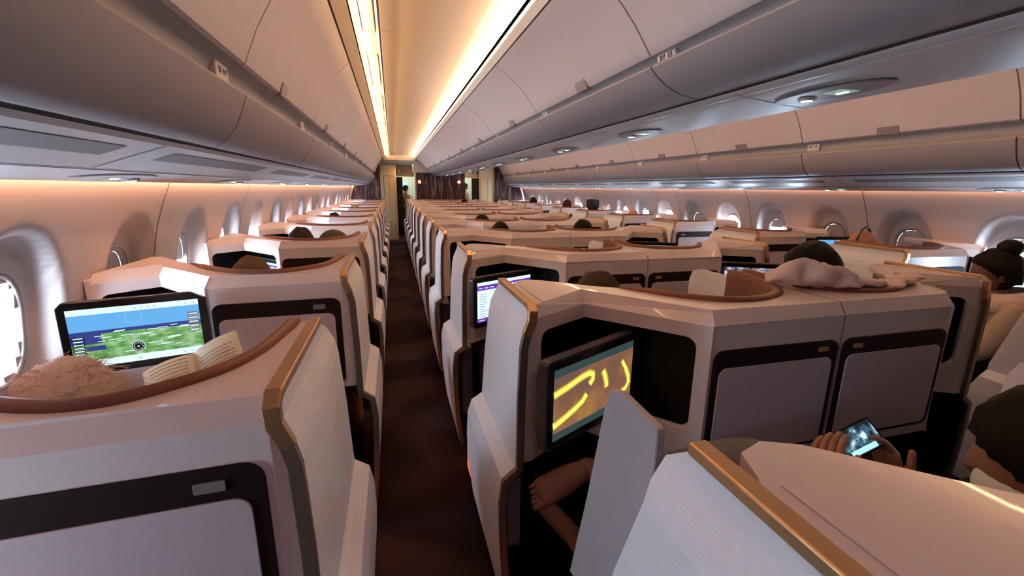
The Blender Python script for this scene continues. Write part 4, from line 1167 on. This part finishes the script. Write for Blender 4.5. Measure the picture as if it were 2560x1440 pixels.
# woman with the bun leaning to her screen
wp = empty('person', (3.37, 1.62, -.02)); wp.rotation_euler = (0, 0, math.radians(48))
nodes_ = [((0, -.20, .58), .135), ((0, -.12, .80), .12), ((0, -.03, 1.02), .115), ((0, .01, 1.09), .052), ((0, .03, 1.15), .05),
          ((-.17, -.02, 1.02), .058), ((-.22, .10, .78), .046), ((-.10, .30, .74), .034), ((.17, -.02, 1.02), .058), ((.23, .05, .78), .046), ((.12, .28, .74), .034),
          ((.09, .0, .56), .085), ((.10, .38, .58), .062), ((.10, .42, .25), .05), ((-.09, .0, .56), .085), ((-.10, .38, .58), .062), ((-.10, .42, .25), .05)]
e = [(0, 1), (1, 2), (2, 3), (3, 4), (2, 5), (5, 6), (6, 7), (2, 8), (8, 9), (9, 10), (0, 11), (11, 12), (12, 13), (0, 14), (14, 15), (15, 16)]
me = skin_mesh('b', nodes_, e, 0, 2); mb = MB(); add_head(mb, Vector((0, .04, 1.215)), 0, -.15, 1.)
for w_, d_, t_ in (((-.10, .30, .74), (.2, 1, .1), (1, 0, .3)), ((.12, .28, .74), (-.2, 1, .1), (-1, 0, .3))):
    hb = hand('h', w_, d_, t_, .4); o_ = len(mb.v); mb.v += hb.v; mb.f += [tuple(i + o_ for i in f) for f in hb.f]; mb.mi += [0] * len(hb.f)
join_mesh('body', me, mb, ['skin_dark'], wp)
n2 = [(p, r + .020) for p, r in nodes_]; n2 = n2[:3] + n2[5:]
e2 = [(0, 1), (1, 2), (2, 3), (3, 4), (4, 5), (2, 6), (6, 7), (7, 8), (0, 9), (9, 10), (10, 11), (0, 12), (12, 13), (13, 14)]
join_mesh('pullover', skin_mesh('c', n2, e2, 0, 2), MB(), ['beigecloth'], wp)
hair(wp, Vector((0, .035, 1.218)), 0, -.15, 'h_black', 1.04, 1.12, -.30, bun=(-.055, .135, .058), seed=12)
face_bits(wp, Vector((0, .04, 1.215)), 0, -.15)
m = MB(); rows = []
for i in range(25):
    a = 2 * PI * i / 24; rows.append([(math.cos(a) * .125 * k2, -.035 + math.sin(a) * .11 * k2, z + .02 * -math.sin(a)) for k2, z in ((.72, 1.125), (1.0, 1.12), (1.22, 1.085), (1.28, 1.04), (1.1, 1.02))])
m.grid(rows); m.build('hood', 'pinkcloth', wp)
tag(wp, 'woman in a beige pullover with black hair in a bun, leaning by the right window', 'person')
m = MB(); rows = []
for i in range(22):
    for_ = []
    for j in range(16):
        x = 3.12 + .50 * i / 21; y = 1.70 + .34 * j / 15
        for_.append((x, y, .80 + .02 * math.sin(i * 1.1 + j * .5) + .018 * math.sin(j * 1.7 - i * .4) - .25 * max(0, abs(i / 21 - .5) - .36)))
    rows.append(for_)
m.grid(rows); o = m.build('blanket', 'whitecloth'); o.modifiers.new('s', 'SOLIDIFY').thickness = .012
tag(o, 'rumpled white blanket on the lap of the woman with the bun', 'blanket')

# passenger of the nearest middle seat with the phone
pp = empty('person', (1.03, .36, 0))
nodes_ = [((0, 0, .62), .13), ((0, -.01, .80), .125), ((0, 0, 1.0), .115), ((.02, .01, 1.07), .055), ((.045, .02, 1.12), .052),
          ((-.17, .01, 1.0), .055), ((-.22, .12, .82), .045), ((-.055, .30, .935), .030), ((.17, .01, 1.0), .055), ((.24, .10, .84), .045), ((.172, .30, .92), .030),
          ((-.08, .10, .62), .085), ((-.15, .44, .985), .058), ((-.30, .78, .66), .050), ((-.40, .88, .68), .040), ((-.44, .90, .675), .034),
          ((.05, .12, .58), .085), ((-.12, .52, .56), .062), ((-.36, .78, .32), .056), ((-.45, .85, .42), .043), ((-.47, .865, .445), .036)]
e = [(0, 1), (1, 2), (2, 3), (3, 4), (2, 5), (5, 6), (6, 7), (2, 8), (8, 9), (9, 10), (0, 11), (11, 12), (12, 13), (13, 14), (14, 15), (0, 16), (16, 17), (17, 18), (18, 19), (19, 20)]
me = skin_mesh('b', nodes_, e, 0, 2); mb = MB(); add_head(mb, Vector((.05, .03, 1.195)), .25, -.35, 1.)
def foot(mb, heel, dv, upv, sgn):
    H_ = Vector(heel); d = Vector(dv).normalized(); u_ = (Vector(upv) - d * Vector(upv).dot(d)).normalized(); sd = d.cross(u_)
    rows = []
    for q in range(11):
        t = q / 10; c = H_ + d * (.215 * t); w_ = .030 + .020 * math.sin(min(1, t * 1.15) * PI * .62); h_ = .036 - .020 * t
        if q == 0: w_ *= .5; h_ *= .5
        if q == 10: w_ *= .8; h_ *= .6
        rows.append([tuple(c + sd * w_ * math.cos(2 * PI * k / 16) + u_ * h_ * math.sin(2 * PI * k / 16)) for k in range(16)])
    mb.grid(rows, closeu=True, caps=True)
    for q in range(5):
        o_ = (q - 2) * .0165 * sgn; L = (.042, .040, .035, .031, .026)[q]; c0 = H_ + d * .200 + sd * o_; r_ = .0125 if q == 0 else .0088
        mb.tube([c0, c0 + d * L * .5 + u_ * .003, c0 + d * L - u_ * .003, c0 + d * (L + .006) - u_ * .005], [r_, r_, r_ * .85, r_ * .4], 10)
foot(mb, (-.40, .87, .69), (-.78, .12, -.42), (-.35, -.75, .55), 1)
foot(mb, (-.435, .84, .40), (-.55, .30, .62), (-.55, -.62, -.2), -1)
for w_, d_, t_, cu_, sc2 in (((-.050, .315, .945), (.10, .30, .85), (.25, -.9, .3), .50, .95), ((.165, .315, .930), (-.12, .30, .85), (-.25, -.9, .3), -.50, .95)):
    hb = hand('h', w_, d_, t_, cu_, sc2); o_ = len(mb.v); mb.v += hb.v; mb.f += [tuple(i + o_ for i in f) for f in hb.f]; mb.mi += [0] * len(hb.f)
join_mesh('body', me, mb, ['skin_tan'], pp)
n2 = [(p, r + .012) for p, r in nodes_]
join_mesh('jumper', skin_mesh('c', [n2[i] for i in (0, 1, 2, 5, 6, 7, 8, 9, 10)], [(0, 1), (1, 2), (2, 3), (3, 4), (4, 5), (2, 6), (6, 7), (7, 8)], 0, 2), MB(), ['blackcloth'], pp)
join_mesh('trousers', skin_mesh('c', [n2[i] for i in (0, 11, 12, 13, 16, 17, 18)], [(0, 1), (1, 2), (2, 3), (0, 4), (4, 5), (5, 6)], 0, 2), MB(), ['greytrousers'], pp)
hair(pp, Vector((.05, .03, 1.198)), .25, -.35, 'h_black', 1.0, 1.08, -.5, seed=3)
m = MB(); m.m = Matrix.Translation((.05, .03, 1.195)) @ Matrix.Rotation(.25, 4, 'Z') @ Matrix.Rotation(-.35, 4, 'X')
m.ellipsoid((0, .028, -.052), (.072, .085, .058), 0, 24, 16, fn=lambda p: 1.0 if p.y > 0 else .8); m.build('face_mask', 'white', pp)
tag(pp, 'passenger in black with grey trousers, bare feet and a face mask, holding a phone', 'person')
ph = empty('phone', (1.085, .715, 1.035)); ph.rotation_euler = (math.radians(-38), math.radians(-24), math.radians(-6))
m = MB(); m.prism(rrect(-.072, -.036, .072, .036, .008), lambda x, z, t: (x, t, z), -.004, .004); m.build('phone_body', 'black', ph, bevel=.0015)
m = MB(); m.prism(rrect(-.067, -.032, .067, .032, .006), lambda x, z, t: (x, t, z), -.0052, -.0042); sb = m.build('phone_screen', 'e_game', ph)
m = MB(); m.box((-.02, -.0058, -.03), (.05, -.0053, -.018)); m.build('game_bar', 'e_cyan', sb)
tag(ph, 'phone showing a dark game, held sideways in two hands', 'phone')

# cabin crew in the galley
def stander(x, y, h, yaw, cloth, skinm, hm, label):
    root = empty('person', (x, y, 0)); root.rotation_euler = (0, 0, math.radians(yaw)); k = h / 1.72
    P = lambda a, b_, c: (a * k, b_ * k, c * k)
    nodes_ = [(P(0, 0, .98), .12), (P(0, 0, 1.15), .11), (P(0, 0, 1.36), .11), (P(0, 0, 1.45), .052), (P(0, .01, 1.51), .05),
              (P(-.17, 0, 1.37), .052), (P(-.23, .04, 1.10), .042), (P(-.14, .25, 1.06), .032), (P(.17, 0, 1.37), .052), (P(.23, .04, 1.10), .042), (P(.14, .25, 1.06), .032),
              (P(-.09, 0, .90), .085), (P(-.10, .01, .48), .058), (P(-.10, 0, .08), .042), (P(-.10, .14, .04), .038), (P(.09, 0, .90), .085), (P(.10, .01, .48), .058), (P(.10, 0, .08), .042), (P(.10, .14, .04), .038)]
    e = [(0, 1), (1, 2), (2, 3), (3, 4), (2, 5), (5, 6), (6, 7), (2, 8), (8, 9), (9, 10), (0, 11), (11, 12), (12, 13), (13, 14), (0, 15), (15, 16), (16, 17), (17, 18)]
    me = skin_mesh('b', nodes_, e, 0, 2); mb = MB(); add_head(mb, Vector(P(0, .01, 1.60)), 0, -.3, 1.)
    for q in (-1, 1):
        hb = hand('h', P(q * .14, .26, 1.06), (-.3 * q, 1, 0), (-q, 0, .4), .4); o_ = len(mb.v); mb.v += hb.v; mb.f += [tuple(i + o_ for i in f) for f in hb.f]; mb.mi += [0] * len(hb.f)
    join_mesh('body', me, mb, [skinm], root)
    n2 = [(p, r + .012) for p, r in nodes_]
    join_mesh('shirt', skin_mesh('c', [n2[i] for i in (0, 1, 2, 5, 6, 8, 9)], [(0, 1), (1, 2), (2, 3), (3, 4), (2, 5), (5, 6)], 0, 2), MB(), [cloth], root)
    join_mesh('waistcoat', skin_mesh('c', [(n2[i][0], n2[i][1] + .006) for i in (0, 1, 2)], [(0, 1), (1, 2)], 0, 2), MB(), ['blackcloth'], root)
    join_mesh('trousers', skin_mesh('c', [n2[i] for i in (0, 11, 12, 13, 15, 16, 17)], [(0, 1), (1, 2), (2, 3), (0, 4), (4, 5), (5, 6)], 0, 2), MB(), ['blackcloth'], root)
    hair(root, Vector(P(0, .01, 1.60)), 0, -.3, hm, 1., 1.1, -.3); face_bits(root, Vector(P(0, .01, 1.60)), 0, -.3)
    return tag(root, label, 'person')
stander(.44, 16.0, 1.70, -60, 'beigecloth', 'skin_tan', 'h_black', 'crew member standing in the left forward doorway reading papers')
stander(2.52, 15.9, 1.80, -75, 'white', 'skin', 'h_brown', 'crew member in white shirt and dark waistcoat behind the right forward doorway')
m = MB(); m.box((-.08, -.002, -.10), (.08, .002, .10)); o = m.build('paper_sheet', 'white'); o.location = (.62, 15.86, 1.28); o.rotation_euler = (math.radians(-30), 0, math.radians(-30)); tag(o, 'white sheet of paper held by the crew member at left', 'paper')

# ------------------------------------------------------------------ light
def area(name, loc, rot, sx, sy, col, e):
    l = D.lights.new(name, 'AREA'); l.shape = 'RECTANGLE'; l.size = sx; l.size_y = sy; l.color = col; l.energy = e
    o = D.objects.new(name, l); COL.objects.link(o); o.location = loc; o.rotation_euler = rot; return o
def aim(v):
    return Vector(v).to_track_quat('-Z', 'Y').to_euler()
LEN = 12.6 - YB; YM = (12.6 + YB) / 2
def strip_light(name, x, z, d, width, col, e, y0=YB, y1=12.6):
    l = D.lights.new(name, 'AREA'); l.shape = 'RECTANGLE'; l.color = col; l.energy = e; l.size = width; l.size_y = y1 - y0
    o = D.objects.new(name, l); COL.objects.link(o); o.location = (x, (y0 + y1) / 2, z)
    dv = Vector(d).normalized(); yv = Vector((0, 1, 0)); xv = yv.cross(-dv).normalized()
    o.matrix_world = Matrix.Translation(o.location) @ Matrix((xv, yv, -dv)).transposed().to_4x4()
    return o
WARM = (1., .60, .31)
for mir in (False, True):
    F = lambda x: (MIR - x) if mir else x
    sg = -1 if mir else 1
    strip_light('cove_glow', F(.612), 2.418, (-sg * .6, 0, 1.), .02, (1., .55, .27), 43, .8)
    strip_light('cove_glow', F(-.142), 2.426, (sg * 1, 0, .45), .02, WARM, 33, .8)
for side in (-1, 1):
    x = -1.078 if side < 0 else MIR + 1.078 - .02
    strip_light('wall_glow', x, 1.682, (side * .35, 0, -1), .02, (1., .50, .28), 22, -.2, YE)
area('galley_glow', (.4, 16.4, 2.28), (0, 0, 0), .8, 1.2, (.95, 1., .70), 9)
area('aisle_end_glow', (.42, 14.0, 2.30), (0, 0, 0), .2, .2, (1., .60, .28), 9)
area('aisle_end_glow', (2.5, 14.2, 2.30), (0, 0, 0), .2, .2, (1., .60, .28), 9)
area('galley_glow', (2.6, 16.4, 2.28), (0, 0, 0), .8, 1.2, (.95, 1., .70), 9)
# mauve fill added behind the camera to lift the near seat backs
area('rear_fill', (.1, -.5, 2.35), (math.radians(25), 0, 0), .3, .3, (.95, .62, .80), 2)
# daylight through the windows: the sky itself
w = D.worlds.new('sky'); bpy.context.scene.world = w; w.use_nodes = True
bg = w.node_tree.nodes['Background']; bg.inputs[0].default_value = (.62, .80, 1., 1); bg.inputs[1].default_value = 58.0
for side, c, fr_ in windows:
    if fr_ > .8: continue
    x = -1.42 if side < 0 else MIR + 1.40
    o = area('window_portal', (x, c, WI_Z), aim((1 if side < 0 else -1, 0, 0)), .30, .40, (1, 1, 1), 1)
    o.data.cycles.is_portal = True

# ------------------------------------------------------------------ camera
f_, hx, hy, ro = 1081.3, 980.49, 466.82, .0106256
c_, s_ = math.cos(ro), math.sin(ro)
ax = (hx - 1280) / f_; by = -(hy - 720) / f_
ax, by = c_ * ax - s_ * by, s_ * ax + c_ * by
th = math.atan(by); ps = -math.atan(ax * math.cos(th))
cam = D.cameras.new('camera'); cam.sensor_width = 36; cam.lens = f_ / 2560 * 36; cam.clip_start = .05
co = D.objects.new('camera', cam); COL.objects.link(co)
fw = Vector((math.sin(ps) * math.cos(th), math.cos(ps) * math.cos(th), -math.sin(th)))
rt = Vector((math.cos(ps), -math.sin(ps), 0)); upv = rt.cross(fw)
# image x right = rt*cos + up*(-sin) ... roll
r2 = rt * c_ + upv * s_; u2 = upv * c_ - rt * s_
co.matrix_world = Matrix.Translation((0, 0, EYE)) @ Matrix((r2, u2, -fw)).transposed().to_4x4()
sc = bpy.context.scene; sc.camera = co
sc.view_settings.view_transform = 'Standard'; sc.view_settings.look = 'None'; sc.view_settings.exposure = .44; sc.view_settings.gamma = 1.
sc.view_settings.use_curve_mapping = False
